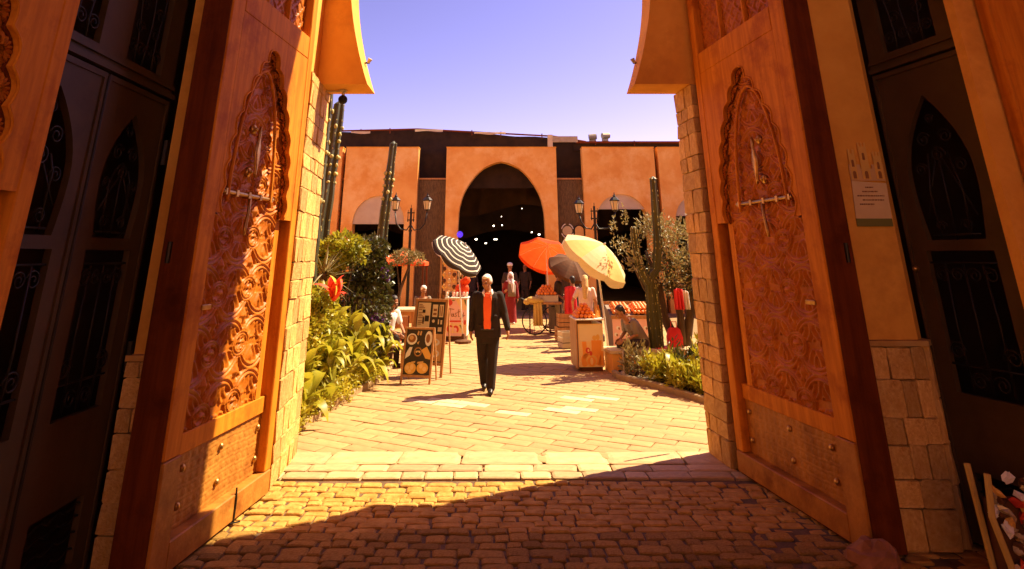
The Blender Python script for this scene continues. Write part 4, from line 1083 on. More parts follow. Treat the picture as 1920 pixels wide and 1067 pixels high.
menu = [('p_cream', [rect(.03, .48, .02, .98)]), ('p_tan', [rect(.52, .98, .02, .46)]),
        ('board_dark', [rect(.20, .30, .80, .86), rect(.06, .14, .44, .52), rect(.30, .45, .66, .76), rect(.22, .28, .62, .74), circ(.15, .5, .07, .03), circ(.36, .5, .08, .035)]),
        ('p_cream', [rect(.56, .74, .74, .95), rect(.80, .95, .74, .95), circ(.62, .67, .05, .028), rect(.78, .82, .62, .70), rect(.87, .93, .62, .69), rect(.58, .70, .50, .56), rect(.80, .93, .50, .57)]),
        ('p_brown', [rect(.59, .71, .77, .81), rect(.59, .71, .84, .88), rect(.82, .85, .76, .93), rect(.88, .92, .76, .93), rect(.60, .68, .515, .545)] + [rect(.06, .06 + .12 + .05 * (i % 3), .94 - .028 * i, .952 - .028 * i) for i in range(13) if i not in (4, 9)] + [rect(.07, .2, .06 + .035 * i, .07 + .035 * i) for i in range(9)]),
        ('p_white', [circ(.75, .14, .17, .06), circ(.74, .32, .17, .06)]), ('p_gold', [circ(.75, .15, .11, .035), circ(.72, .33, .12, .035)])]
aframe('tall wooden menu board with many small photographs behind the smaller sandwich board', (-1.56, 11.82, 0), math.atan2(-.22, .62), .66, 1.27, .16, .18, menu, True, .05)

# juice poster stand reading "Tasty"
t = thing('poster_stand', 'pink fruit poster counter with the handwritten word Tasty', 'counter', (-1.28, 16.4, 0), R(-3))
b = B(); b.bbox(0, .55, 0, .5, .10, .97, .01); b.build('cabinet', MT['white'], t)
b = B(); b.box(.02, .53, .02, .48, .0, .099); b.build('plinth', MT['dark_cloth'], t)
b = B(); b.bbox(-.02, .57, -.03, .53, .971, 1.0, .006); b.build('counter_top', MT['white'], t)
pn = print_(t, 'p_pink', [rect(.01, .54, .11, .96)], -.001, 'poster')
print_(pn, 'p_peach', [[(.26, .95), (.53, .95), (.53, .70), (.40, .72)], rect(.02, .53, .18, .40)], -.0024)
print_(pn, 'p_red', [circ(.10, .88, .08, .075), circ(.13, .27, .09, .09, 10, .8, 4.2), circ(.27, .26, .08, .09, 10, -1, 2.4), circ(.50, .42, .03, .06), rect(.10, .45, .425, .465)], -.0038)
print_(pn, 'p_green', [[(.46, .95), (.53, .95), (.53, .78)], [(.36, .36), (.39, .37), (.46, .22), (.44, .21)], circ(.2, .93, .04, .015)], -.0052)
print_(pn, 'p_pink', [circ(.14, .26, .045, .05), circ(.26, .25, .04, .05)], -.0052)
b = B()
for pts in ([(.05, .70), (.12, .735), (.22, .72)], [(.13, .74), (.115, .62), (.10, .53)], [(.20, .60), (.165, .62), (.155, .575), (.18, .555), (.21, .59), (.215, .625), (.21, .56), (.235, .56)], [(.29, .635), (.26, .63), (.265, .60), (.285, .58), (.27, .548), (.245, .553)], [(.345, .72), (.33, .62), (.335, .555), (.36, .555)], [(.305, .655), (.345, .665), (.385, .668)], [(.40, .64), (.40, .59), (.425, .575), (.45, .61)], [(.465, .65), (.445, .56), (.41, .49), (.385, .50), (.40, .53), (.49, .585)]):
    stroke(b, pts, .016, -.007)
tag(b.build('lettering', MT['p_brown'], pn), 'handwritten word Tasty')
# fruit and cups
o_b = B(); o_b.ell((0, 0, 0), .042, 10, 7); orange_me = o_b.mesh('orange', True); orange_me.materials.append(MT['orange'])
def heap(label, group, c, nx, ny, layers, pitch=.078, tilt=0.0, sc=1.0):
    for k in range(layers):
        for i in range(nx - k):
            for j in range(ny - k):
                x = (i - (nx - k - 1) / 2) * pitch + rnd.uniform(-.008, .008); y = (j - (ny - k - 1) / 2) * pitch + rnd.uniform(-.008, .008)
                o = link('orange', orange_me, None, None, (c[0] + x, c[1] + y, c[2] + .042 * sc + k * .058 + tilt * y), (rnd.uniform(0, 3), rnd.uniform(0, 3), 0))
                o.scale = (sc * rnd.uniform(.9, 1.08),) * 3
                tag(o, label, 'orange', group)

# juice cart, right
t = thing('juice_cart', 'white juice counter with a poster of juice glasses and oranges', 'counter', (1.52, 12.19, 0), R(3)); t.scale = (.88, 1, 1)
b = B(); b.bbox(0, .54, 0, .62, .07, .80, .012); b.build('cabinet', MT['white'], t)
b = B(); b.box(.03, .51, .03, .58, 0, .069); b.build('plinth', MT['dark_cloth'], t)
b = B(); b.bbox(-.05, .58, -.05, .66, .86, .885, .006); b.build('shelf', MT['white'], t)
b = B(); b.box(.0, .30, -.02, .6, .801, .859); b.build('drawer', MT['dark_cloth'], t)
b = B(); b.box(-.04, -.02, -.03, .64, .05, .859); b.build('side_board', MT['board_wood'], t)
pn = print_(t, 'p_peach', [rect(.005, .535, .075, .80)], -.001, 'poster')
print_(pn, 'p_cream', [rect(.03, .51, .50, .78)], -.0022)
print_(pn, 'p_orange', [[(.28, .11), (.46, .11), (.50, .52), (.28, .52)], [(.10, .20), (.20, .22), (.17, .50), (.08, .50)], circ(.17, .20, .12, .10), [(.40, .10), (.52, .10), (.52, .34), (.48, .34)]], -.0036)
print_(pn, 'p_gold', [circ(.27, .18, .12, .10), circ(.35, .56, .05, .04), circ(.42, .57, .04, .05)], -.005)
print_(pn, 'p_orange', [circ(.27, .17, .09, .075), circ(.12, .13, .06, .05)], -.0064)
print_(pn, 'p_red', [circ(.20, .35, .05, .05), circ(.26, .30, .03, .04)], -.0064)
print_(pn, 'p_peach', [circ(.27, .17, .03, .06), circ(.21, .35, .02, .025)], -.0078)
heap('orange heaped on top of the juice counter with the glass poster', 'oranges on the juice counter', (1.68, 12.46, .885), 5, 6, 4)
for i in range(4):
    b = B(); b.lathe([(.02, 0), (.032, .01), (.036, .12), (.012, .18), (.013, .22)], n=8)
    tag(b.build('bottle', MT['p_orange' if i % 2 else 'p_gold'], None, (1.92 + .05 * (i % 2), 12.4 + .07 * i, .885), smooth=True), ['orange juice bottle at the front right of the juice counter', 'golden juice bottle second from the front on the juice counter', 'orange juice bottle third from the front on the juice counter', 'golden juice bottle farthest back on the juice counter'][i], 'bottle', 'bottles on the juice counter')
# oranges stall at the back right
t = thing('fruit_stall', 'sloping orange display with a pink patterned front cloth behind the seated man', 'stall', (2.55, 14.3, 0))
b = B(); b.v = []; b.loft([[(0, 0, .02), (.95, 0, .02), (.95, .9, .02), (0, .9, .02)], [(0, 0, .70), (.95, 0, .70), (.95, .9, .92), (0, .9, .92)]]); b.build('base', MT['robe_grey'], t)
pn = print_(t, 'p_pink', [rect(0, .95, .03, .69)], -.003, 'front_cloth')
print_(pn, 'p_white', [circ(.07 + .12 * (i % 8) + .05 * (i // 8 % 2), .12 + .13 * (i // 8), .045, .04, 8) for i in range(32)], -.0046)
print_(pn, 'p_brown', [circ(.09 + .12 * (i % 8) + .05 * (i // 8 % 2), .11 + .13 * (i // 8), .02, .028, 7) for i in range(32)], -.006)
b = B(); b.box(-.02, .97, -.02, .0, .69, .76); b.box(-.02, .97, .9, .92, .9, .99); b.build('lip', MT['board_wood'], t)
for k in range(2):
    heap('orange piled on the sloping display with the pink patterned cloth', 'oranges on the sloping display', (2.80 + .46 * k, 14.68, .82), 5, 6, 2, .082, .25, 1.05)
# fruit cart with wheels further back
t = thing('fruit_cart', 'wheeled hand cart with a mound of fruit and a mustard cloth hanging down', 'cart', (.80, 17.4, 0))
b = B(); b.bbox(.1, .95, -.25, .35, .78, .84, .01); b.build('tray', MT['board_wood'], t)
b = B(); b.box(.28, .86, -.22, .26, .841, 1.0); b.build('crate', MT['tarp'], t)
for x in (.18, .62):
    w_ = B(); w_.tube([(x + .005, .33 * math.cos(a), .35 + .33 * math.sin(a)) for a in [i * math.pi / 12 for i in range(25)]], .018, 6); wo = w_.build('wheel', MT['iron'], t, (0, -.05, 0), (0, 0, R(75) if x < .3 else R(75)))
    wo.location = (x, -.12, 0)
    for a in range(4):
        q = B(); q.tube([(0.005 + x, .3 * math.cos(a * .785), .35 + .3 * math.sin(a * .785)), (x + .005, -.3 * math.cos(a * .785), .35 - .3 * math.sin(a * .785))], .006, 4); q.build('spoke', MT['iron'], wo)
for x, y in ((.12, .3), (.92, .3), (.92, -.2)):
    b = B(); b.tube([(x, y, 0), (x, y, .78)], .018, 6); b.build('leg', MT['iron'], t)
b = B(); b.tube([(.1, 0, .82), (-.12, 0, .92), (-.2, -.02, .9)], .016, 6); b.build('handle', MT['iron'], t)
heap('orange in the crate on the wheeled hand cart', 'oranges on the hand cart', (1.36, 17.42, 1.0), 6, 5, 4, .085, 0, 1.1)
def drape(name, pts_top, drop, m, label, cat, loc, amp=.03):
    vs = []; fs = []; n = 18; nz = 8
    for j in range(nz + 1):
        for i in range(n + 1):
            u = i / n; x = (u - .5) * pts_top * (1 + .15 * j / nz); y = amp * math.sin(u * 19) * (.3 + j / nz) ; vs.append((x, y - .02 * j / nz, -drop * j / nz + .03 * math.sin(u * 3) * (1 - j / nz)))
    for j in range(nz):
        for i in range(n): a = j * (n + 1) + i; fs.append((a, a + 1, a + n + 2, a + n + 1))
    b = B().add(vs, fs); o = b.build(name, m, None, loc, smooth=True, fix=False)
    so_ = o.modifiers.new('thick', 'SOLIDIFY'); so_.thickness = .008
    return tag(o, label, cat)
drape('hanging_cloth', .22, .55, MT['yellow_cloth'], 'mustard cloth hanging from the front of the hand cart', 'cloth', (1.10, 17.10, .82))
b = B(); b.ell((0, 0, 0), (.20, .13, .085), 12, 8); b.ell((.16, .02, -.02), (.12, .1, .06), 10, 6); b.ell((-.18, 0, -.05), (.1, .09, .08), 10, 6)
tag(b.build('cloth_bundle', MT['yellow_cloth'], None, (1.0, 17.12, .90), smooth=True), 'pale mustard cloth bundle lying on the hand cart tray', 'cloth')
drape('hanging_cloth', .26, .60, MT['red_cloth'], 'crimson cloth hanging under the dark parasol behind the blonde woman', 'cloth', (1.80, 15.6, 1.28))
drape('hanging_cloth', .16, .34, MT['red_cloth'], 'crimson scarf hung on the olive tree', 'cloth', (3.40, 12.0, 1.40), .035)
drape('hanging_cloth', .14, .30, MT['scarf'], 'white scarf hung beside the crimson one on the olive tree', 'cloth', (3.53, 12.05, 1.36), .03)
b = B(); b.loft([[(x * s, y * s, z) for x, y in ((-.13, -.06), (.13, -.06), (.13, .06), (-.13, .06))] for z, s in ((0, 1), (.16, 1.08), (.30, .8), (.33, .5))]); b.tube([(-.06, 0, .31), (-.05, 0, .43), (.05, 0, .43), (.06, 0, .31)], .01, 5)
tag(b.build('bag', MT['red_cloth'], None, (3.36, 12.36, .39)), 'red bag set on the low wall behind the branched cactus', 'bag')
# low bench wall
t = thing('bench_wall', 'low brown bench wall with a pale slab top beside the juice counter', 'bench wall', (2.06, 11.9, 0), R(8))
b = B(); b.box(.04, 2.3, .04, .50, -.05, .325); b.build('base', MT['terracotta'], t)
for i in range(4):
    b = B(); b.bbox(i * .59, i * .59 + .582, 0, .54, .326, .39, .01); b.build('slab', MT['pale_slab'], t)
b = B(); b.bbox(0, .30, 0, .2, 0, .012, .003); tag(b.build('leaflet', MT['red_paint'], None, (2.95, 12.05, .392), (0, 0, .3)), 'flat red leaflet lying on the bench wall', 'leaflet')
b = B(); b.tube([(0, 0, .02), (0, 0, .42)], .014, 6); b.lathe([(.0, .0), (.085, .01), (.09, .06), (.05, .1), (.016, .11)], n=12); tag(b.build('rope_post', MT['tarp'], None, (2.23, 11.62, 0), smooth=True), 'short pale post with a rounded foot before the bench wall', 'post')

# parasols
def parasol(label, loc, r, h, tilt, az, m, ribs=8, drop=.34, val=.10, pm='white', group='market parasols', lean=0, m_val=None, m2=None):
    t = thing('parasol', label, 'parasol', loc, 0, group)
    Rm = Matrix.Translation((0, 0, h)) @ Matrix.Rotation(az, 4, 'Z') @ Matrix.Rotation(tilt, 4, 'Y')
    n = ribs * 6; nr = 7; vs = [(0, 0, 0)]; fs = []
    def pt(f_, k):
        a = 2 * math.pi * k / n; q = (k % 6) / 6; sag = math.sin(math.pi * q)
        rr = r * f_ * (1 - .075 * sag * f_); z = -drop * r / .8 * f_ ** 1.7 - .030 * sag * f_ + .0
        return (rr * math.cos(a), rr * math.sin(a), z)
    for j in range(1, nr + 1):
        for k in range(n): vs.append(pt(j / nr, k))
    for k in range(n): fs.append((0, 1 + k, 1 + (k + 1) % n))
    for j in range(nr - 1):
        for k in range(n): a = 1 + j * n; fs.append((a + k, a + n + k, a + n + (k + 1) % n, a + (k + 1) % n))
    c = B().add(vs, fs).build('canopy', m, t, fix=True); c.matrix_local = Rm
    if m2:
        c.data.materials.append(m2)
        for pg in c.data.polygons:
            if int((math.atan2(pg.center.y, pg.center.x) % (2 * math.pi)) / (2 * math.pi / ribs)) % 2: pg.material_index = 1
    # valance
    vs = []; fs = []
    for k in range(n):
        x, y, z = pt(1, k); q = (k % 6) / 6; s_ = 1.01
        vs += [(x, y, z), (x * s_, y * s_, z - val * (.75 + .35 * math.sin(math.pi * q)))]
    for k in range(n): a = 2 * k; b_ = 2 * ((k + 1) % n); fs.append((a, a + 1, b_ + 1, b_))
    v = B().add(vs, fs).build('valance', m_val or m, c, fix=False)
    for k in range(ribs):
        p1 = pt(1, k * 6); b = B(); b.tube([(0, 0, -.03), (p1[0] * .5, p1[1] * .5, pt(.5, k * 6)[2] - .015), (p1[0], p1[1], p1[2] - .012)], .007, 4); b.build('rib', MT[pm], c)
    top_ = Rm @ Vector((0, 0, -.03)); kn = Rm @ Vector((0, 0, -drop * .9))
    b = B(); b.tube([(lean, 0, .0), (kn.x, kn.y, min(kn.z, h - .2))], .02, 8); b.tube([(kn.x, kn.y, min(kn.z, h - .2)), tuple(top_)], .015, 6); b.build('pole', MT[pm], t, smooth=True)
    b = B(); b.lathe([(.20, 0), (.20, .05), (.06, .09), (.03, .2)], (lean, 0, 0), 14); b.build('base', MT['dark_cloth'], t)
    b = B(); b.ell((0, 0, .02), (.02, .02, .035), 8, 6); b.build('finial', MT[pm], c)
    return t
parasol('black and cream striped parasol above the pink poster counter', (-.80, 16.0, 0), .74, 2.28, R(40), R(-28), MT['striped'])
parasol('orange parasol tilted over the wheeled hand cart', (1.60, 19.3, 0), .86, 2.32, R(36), R(66), MT['orange_cloth'])
parasol('dark brown parasol between the orange and the cream one', (2.10, 17.4, 0), .60, 1.92, R(36), R(-60), MT['dark_cloth'], pm='iron')
parasol('cream parasol tilted above the oranges and the juice counter', (2.24, 13.0, 0), .77, 2.22, R(38), R(-30), MT['cream'], val=.15, m2=MT['cream_yellow'])
# crowded goods between the parasols
def crate(label, loc, rz, W_, D_, H_, m, grp='crates stacked among the stalls'):
    t = thing('crate', label, 'crate', loc, rz, grp)
    for k in range(3):
        z = .01 + k * H_ / 3
        b = B(); b.box(0, W_, 0, .012, z, z + H_ / 3 - .015); b.build('slat', MT[m], t)
        b = B(); b.box(0, W_, D_ - .012, D_, z, z + H_ / 3 - .015); b.build('slat', MT[m], t)
        b = B(); b.box(.0, .012, .013, D_ - .013, z, z + H_ / 3 - .015); b.build('slat', MT[m], t)
    b = B(); b.box(.013, W_ - .013, .013, D_ - .013, 0, .5 * H_); b.build('bottom', MT['dark_clothes'], t)
for lab, loc, rz, s, m in (('wooden crate on the ground under the dark brown parasol', (1.55, 16.2, 0), .2, (.5, .35, .32), 'board_wood'), ('wooden crate stacked upon another under the dark brown parasol', (1.57, 16.22, .325), .1, (.46, .33, .3), 'board_wood'),
    ('dark crate right of the stacked wooden crates', (2.12, 16.1, 0), -.1, (.45, .35, .5), 'wood_dark'), ('pale crate left of the blonde woman, on the ground', (1.52, 15.0, 0), .3, (.4, .3, .35), 'tarp'), ('wooden crate behind the juice counter', (1.62, 13.6, 0), .1, (.5, .4, .6), 'board_wood')):
    crate(lab, loc, rz, *s, m)
t = thing('market_stall', 'cluttered trestle stall with a hanging skirt under the dark brown parasol', 'stall', (1.45, 17.9, 0), R(-5))
b = B(); b.bbox(0, 1.25, 0, .6, .78, .82, .006); b.build('tabletop', MT['board_wood'], t)
vs = []; fs = []
for i in range(41):
    x = i * 1.25 / 40; y = -.01 - .02 * abs(math.sin(i * .9)); vs += [(x, y, .10), (x, -.005, .79)]
for i in range(40): fs.append((2 * i, 2 * i + 2, 2 * i + 3, 2 * i + 1))
B().add(vs, fs).build('skirt', MT['robe_grey'], t, fix=False)
for x in (.03, 1.2):
    for y in (.05, .55): b = B(); b.box(x - .02, x + .02, y - .02, y + .02, 0, .779); b.build('leg', MT['wood_dark'], t)
for i, (x, y, m, hh) in enumerate(((1.60, 18.1, 'p_tan', .22), (1.82, 18.05, 'red_cloth', .16), (2.02, 18.1, 'p_gold', .26), (2.24, 18.05, 'p_brown', .2), (2.45, 18.1, 'p_orange', .18))):
    b = B(); b.lathe([(.09, 0), (.105, .02), (.10, hh * .8), (.07, hh), (.04, hh + .02)], n=10); tag(b.build('tub', MT[m], None, (x, y, .82), smooth=True), ('tan', 'crimson', 'golden', 'brown', 'orange')[i] + ' tub on the cluttered trestle stall', 'tub', 'tubs on the trestle stall')
# orange pyramid awning on the left
t = thing('stall_awning', 'small orange pyramid awning on posts behind the dry-crowned tree', 'awning', (-2.72, 18.0, 0))
b = B(); b.add([(-.75, -.5, 1.83), (.75, -.5, 1.83), (.75, .6, 1.83), (-.75, .6, 1.83), (0, .05, 2.14)], [(0, 1, 4), (1, 2, 4), (2, 3, 4), (3, 0, 4)]); b.add([(-.75, -.5, 1.83), (.75, -.5, 1.83), (.75, -.5, 1.74), (-.75, -.5, 1.74)], [(0, 1, 2, 3)]); b.add([(.75, -.5, 1.83), (.75, .6, 1.83), (.75, .6, 1.74), (.75, -.5, 1.74)], [(0, 1, 2, 3)]); b.build('canopy', MT['orange_cloth'], t, fix=False)
for x, y in ((-.7, -.45), (.7, -.45), (.7, .55), (-.7, .55)):
    b = B(); b.tube([(x, y, 0), (x, y, 1.83)], .025, 6); b.build('post', MT['wood_dark'], t)
# rack of goods under the striped parasol
t = thing('goods_rack', 'wooden rack hung with round goods behind the poster counter', 'rack', (-1.55, 17.6, 0))
b = B(); b.box(0, .05, 0, .05, 0, 2.0); b.box(.60, .65, 0, .05, 0, 2.0); b.box(.051, .599, .005, .045, 1.93, 1.98); b.box(.051, .599, .0, .3, .85, .88); b.build('frame', MT['board_wood'], t)
for i in range(4):
    for j in range(6):
        b = B(); b.ell((0, 0, 0), (.055, .05, .06), 8, 6); b.build('gourd', MT[('p_gold', 'p_tan', 'dark_cloth', 'p_peach')[(i + j * 2) % 4]], t, (.12 + .14 * i, -.01, 1.82 - .155 * j), smooth=True)
for i in range(6):
    b = B(); b.lathe([(.05, 0), (.06, .05), (.055, .16), (.03, .2)], n=8); tag(b.build('jar', MT[('dark_cloth', 'p_brown', 'p_tan')[i % 3]], None, (-1.55 + .11 * i, 17.68, .885), smooth=True), ['dark', 'brown', 'tan', 'dark', 'brown', 'tan'][i] + ' jar on the goods rack shelf, ' + ['at its left end', 'second from the left', 'third from the left', 'third from the right', 'second from the right', 'at its right end'][i], 'jar', 'jars on the goods rack')
b = B()
for _ in range(9): b.ell((rnd.uniform(-.12, .12), rnd.uniform(-.1, .1), rnd.uniform(.05, .42)), (rnd.uniform(.07, .11),) * 3, 8, 6)
o = b.build('red_sack', MT['orange_cloth'], None, (-.88, 16.75, 1.0), smooth=True)
rm = o.modifiers.new('r', 'REMESH'); rm.mode = 'VOXEL'; rm.voxel_size = .03; tag(o, 'bulging orange-red net sack beside the striped parasol pole', 'sack')
for i in range(7):
    b = B(); b.lathe([(.022, 0), (.035, .01), (.03, .10), (.034, .12)], n=8); tag(b.build('cup', MT[('p_white', 'board_dark', 'p_pink')[i % 3]], None, (-1.26 + .085 * i, 16.52 + .02 * (i % 2), 1.0), smooth=True), ('white', 'black', 'pink')[i % 3] + ' cup on the poster counter, ' + ('at the left end', 'second from left', 'third from left', 'in the middle', 'third from right', 'second from right', 'at the right end')[i], 'cup', 'cups on the poster counter')
# cafe furniture at left
t = thing('cafe_table', 'pale-topped wooden table behind the tall menu board', 'table', (-2.30, 14.6, 0))
b = B(); b.bbox(-.35, .55, -.35, .35, .84, .89, .01); b.build('tabletop', MT['pale_slab'], t)
b = B(); b.box(-.3, .5, -.3, .3, .60, .839); b.build('apron', MT['board_wood'], t)
for x in (-.28, .48):
    for y in (-.28, .28): b = B(); b.box(x - .03, x + .03, y - .03, y + .03, 0, .599); b.build('leg', MT['board_wood'], t)
t = thing('cafe_chair', 'dark chair with a red seat beside the tall menu board', 'chair', (-2.05, 13.6, 0))
b = B(); b.bbox(-.22, .22, -.2, .2, .36, .42, .01); b.build('seat', MT['red_paint'], t)
for x in (-.2, .2):
    for y in (-.18, .18):
        b = B(); b.tube([(x, y, 0), (x, y, .37 if y < 0 else .80)], .018, 6); b.build('leg', MT['wood_dark'], t)
b = B(); b.bbox(-.2, .2, .165, .195, .55, .80, .01); b.build('backrest', MT['board_wood'], t)
t = thing('bench', 'brown wooden bench with white top near the broad-leaved plants', 'bench', (-2.05, 12.65, 0))
b = B(); b.bbox(-.35, .35, -.15, .15, .36, .40, .01); b.build('seat', MT['pale_slab'], t)
for x in (-.28, .28): b = B(); b.box(x - .03, x + .03, -.12, .12, 0, .36); b.build('leg', MT['board_wood'], t)
# box of shiny litter behind the right gate, red stone by the right door
t = thing('wire_basket', 'tall pale-barred bin of shiny wrappers in front of the single metal gate', 'bin', (3.14, 4.48, 0))
for pts in ([(.03, 0, 0), (.02, 0, .2), (-.03, 0, .45), (.0, 0, .68)], [(.36, 0, 0), (.37, 0, .3), (.39, 0, .62)], [(.05, .2, 0), (.02, .2, .68)]):
    b = B(); b.tube(pts, .020, 6); b.build('side_bar', MT['yellow_cloth'], t)
b = B(); b.box(.03, .36, .01, .2, .02, .05); b.build('base', MT['yellow_cloth'], t)
b = B(); b.box(.06, .34, .10, .19, .051, .5); b.build('liner', MT['dark_cloth'], t)
for i in range(44):
    b = B(); b.ell((0, 0, 0), (rnd.uniform(.035, .07), rnd.uniform(.02, .045), rnd.uniform(.015, .03)), 6, 4)
    b.v = [(x + rnd.uniform(-.012, .012), y + rnd.uniform(-.012, .012), z + rnd.uniform(-.012, .012)) for x, y, z in b.v]
    o = b.build('wrapper', MT[('foil', 'white', 'foil', 'p_gold', 'foil', 'red_paint', 'dark_cloth')[i % 7]], None, (3.19 + rnd.uniform(.0, .28), 4.50 + rnd.uniform(0, .07), .10 + i * .0125), (rnd.uniform(-1, 1), rnd.uniform(-1, 1), rnd.uniform(0, 6)))
    tag(o, 'crumpled wrapper in the pale-barred bin by the metal gate', 'wrapper', 'wrappers in the pale-barred bin')
b = B(); b.ell((0, 0, .09), (.17, .15, .12), 12, 8); r_ = random.Random(5)
b.v = [(x * r_.uniform(.85, 1.12), y * r_.uniform(.85, 1.12), max(-.02, z * r_.uniform(.8, 1.1))) for x, y, z in b.v]
tag(b.build('door_stone', mat('red_stone', (.24, .09, .035), (.34, .14, .06), 7, .9, .6, 20), None, (2.52, 4.86, 0)), 'rough red-brown stone at the near foot of the right carved door', 'stone')

t = thing('shadow_sign', 'small sign added unseen behind the right stone pier to cast a ground shadow', 'sign', (2.62, 7.78, 1.52), R(25))  # out of view, put in for the small shadow it throws
b = B(); b.bbox(-.2, .2, -.012, .012, -.13, .13, .004); b.build('panel', MT['board_wood'], t)
b = B(); b.tube([(-.18, 0, .14), (.18, 0, .14), (.35, .0, .14)], .01, 5); b.build('bracket', MT['iron'], t)
# ============================================================ PEOPLE
def remeshed(name, b, voxel, m, parent, smooth=2):
    me = b.mesh(name, False, True); o = bpy.data.objects.new(name, me); COL.objects.link(o)
    rm = o.modifiers.new('r', 'REMESH'); rm.mode = 'VOXEL'; rm.voxel_size = voxel
    if smooth:
        s_ = o.modifiers.new('s', 'SMOOTH'); s_.iterations = smooth; s_.factor = .5
    dg = bpy.context.evaluated_depsgraph_get(); me2 = bpy.data.meshes.new_from_object(o.evaluated_get(dg))
    bpy.data.objects.remove(o); me2.shade_smooth(); me2.name = name
    me2.materials.clear(); return link(name, me2, m, parent)
def cap(b, pts, rs, n=10):
    b.tube(pts, rs, n)
    for p, r in zip(pts, rs): b.ell(p, r, n, 6)
def hand(b, w_, d, side, palm_n, s=1.0):
    """palm, four bent fingers of unequal length and a thumb"""
    w_ = Vector(w_); d = Vector(d).normalized(); sdv = Vector(palm_n).normalized(); ac = d.cross(sdv).normalized()
    c = w_ + d * .05 * s
    cap(b, [w_, w_ + d * .045 * s], [.026 * s, .030 * s], 8)
    for k, ln in ((-1.5, .068), (-.5, .078), (.5, .074), (1.5, .058)):
        r0 = w_ + d * .075 * s + ac * k * .019 * s; p1 = r0 + d * ln * .5 * s + sdv * .008 * s; p2 = p1 + d * ln * .5 * s * .85 + sdv * .026 * s
        cap(b, [w_ + d * .03 * s + ac * k * .012 * s, r0, p1, p2], [.015 * s, .0105 * s, .0095 * s, .0085 * s], 6)
    th = ac * (-side)
    cap(b, [w_ + d * .02 * s + th * .02 * s, w_ + d * .05 * s + th * .042 * s + sdv * .01 * s, w_ + d * .082 * s + th * .046 * s + sdv * .02 * s], [.014 * s, .012 * s, .010 * s], 6)
def head(b, c, s=1.0, yaw=0, pitch=0):
    M_ = Matrix.Translation(c) @ Matrix.Rotation(yaw, 4, 'Z') @ Matrix.Rotation(pitch, 4, 'X')
    def e(p, r): 
        q = Vector(p) * s; b.ell(M_ @ q, tuple(x * s for x in r), 12, 8, M_.to_3x3().to_4x4())
    e((0, .012, .022), (.076, .093, .095)); e((0, -.022, -.045), (.058, .066, .068)); e((0, -.05, -.085), (.03, .028, .022))
    e((0, -.098, -.018), (.013, .022, .020)); e((0, -.088, .008), (.010, .012, .028)); e((0, -.082, .026), (.050, .014, .009))
    e((.078, .01, -.012), (.012, .02, .03)); e((-.078, .01, -.012), (.012, .02, .03)); e((0, -.083, -.062), (.024, .010, .006)); e((0, -.080, -.074), (.022, .010, .006))
    e((.032, -.072, -.03), (.02, .016, .018)); e((-.032, -.072, -.03), (.02, .016, .018))
    return M_
def eyes(t, M_, s=1.0):
    for sx in (-1, 1):
        b = B(); b.ell(M_ @ (Vector((.030 * sx, -.077, .008)) * s), .0105 * s, 8, 6); b.build('eye', MT['hair_dark'], t)
def person(label, loc, rz=0, group=None): return thing('person', label, 'person', loc, rz, group)

# --- the walking man
t = person('white-haired man in an open black suit and orange-red shirt walking towards the gate', (-.13, 10.47, 0), R(-3))
hy, hp = R(-24), R(16)
b = B(); HC = Vector((-.02, -.055, 1.60)); Mh = head(b, HC, .97, hy, hp)
cap(b, [(0, .0, 1.40), (-.005, -.02, 1.50), HC + Vector((0, .02, -.04))], [.075, .056, .056])
SHL, SHR = (-.185, .01, 1.385), (.185, .01, 1.385)
ELL, ELR = (-.245, .04, 1.115), (.262, .03, 1.12); WRL, WRR = (-.268, -.02, .875), (.318, -.06, .895)
cap(b, [SHL, ELL, WRL], [.05, .038, .026]); cap(b, [SHR, ELR, WRR], [.05, .038, .026])
hand(b, WRL, (-.03, -.12, -1), -1, (.9, -.3, .0), 1.0); hand(b, WRR, (.12, -.22, -1), 1, (-.9, -.35, 0), 1.0)
cap(b, [(0, .0, 1.40), (0, 0, 1.15), (0, 0, .95)], [.10, .10, .10])
KL, AL, KR, AR = (-.085, .02, .47), (-.065, .22, .10), (.078, -.06, .48), (.055, -.12, .08)
cap(b, [(-.085, 0, .88), KL, AL], [.07, .05, .04]); cap(b, [(.085, 0, .88), KR, AR], [.07, .05, .04]); cap(b, [SHL, (0, 0, 1.39), SHR], [.05, .07, .05])
remeshed('body', b, .0075, MT['skin_dark'], t, 1); eyes(t, Mh, .97)
b = B()
for p, r in (((0, .030, .045), (.080, .082, .076)), ((0, .07, .0), (.074, .042, .08)), ((0, -.035, .085), (.056, .04, .030)), ((.064, .025, .025), (.020, .055, .055)), ((-.064, .025, .025), (.020, .055, .055))):
    b.ell(Mh @ (Vector(p) * .97), tuple(x * .97 for x in r), 12, 8, Mh.to_3x3().to_4x4())
remeshed('hair', b, .009, MT['hair_white'], t, 2)
def ring(cx, cy, z, rx, ry, n=20, pw=.8):
    out = []
    for k in range(n):
        a = 2 * math.pi * k / n; ca_, sa_ = math.cos(a), math.sin(a)
        out.append((cx + rx * math.copysign(abs(ca_) ** pw, ca_), cy + ry * math.copysign(abs(sa_) ** pw, sa_), z))
    return out
b = B()  # jacket
b.loft([ring(0, .005, .775, .215, .14), ring(0, .005, .86, .212, .138), ring(0, .0, 1.0, .196, .128), ring(0, .0, 1.12, .190, .124), ring(0, .0, 1.26, .205, .128), ring(0, .005, 1.36, .208, .115), ring(0, .01, 1.425, .165, .085), ring(0, .012, 1.455, .085, .07)])
for sh, el, wr in ((SHL, ELL, WRL), (SHR, ELR, WRR)):
    cap(b, [sh, el, (wr[0], wr[1], wr[2] + .02)], [.077, .064, .050])
for z, s_ in ((1.19, 1), (1.06, -1)): b.ell((.12 * s_, -.118, z - .1), (.05, .018, .02), 8, 6)
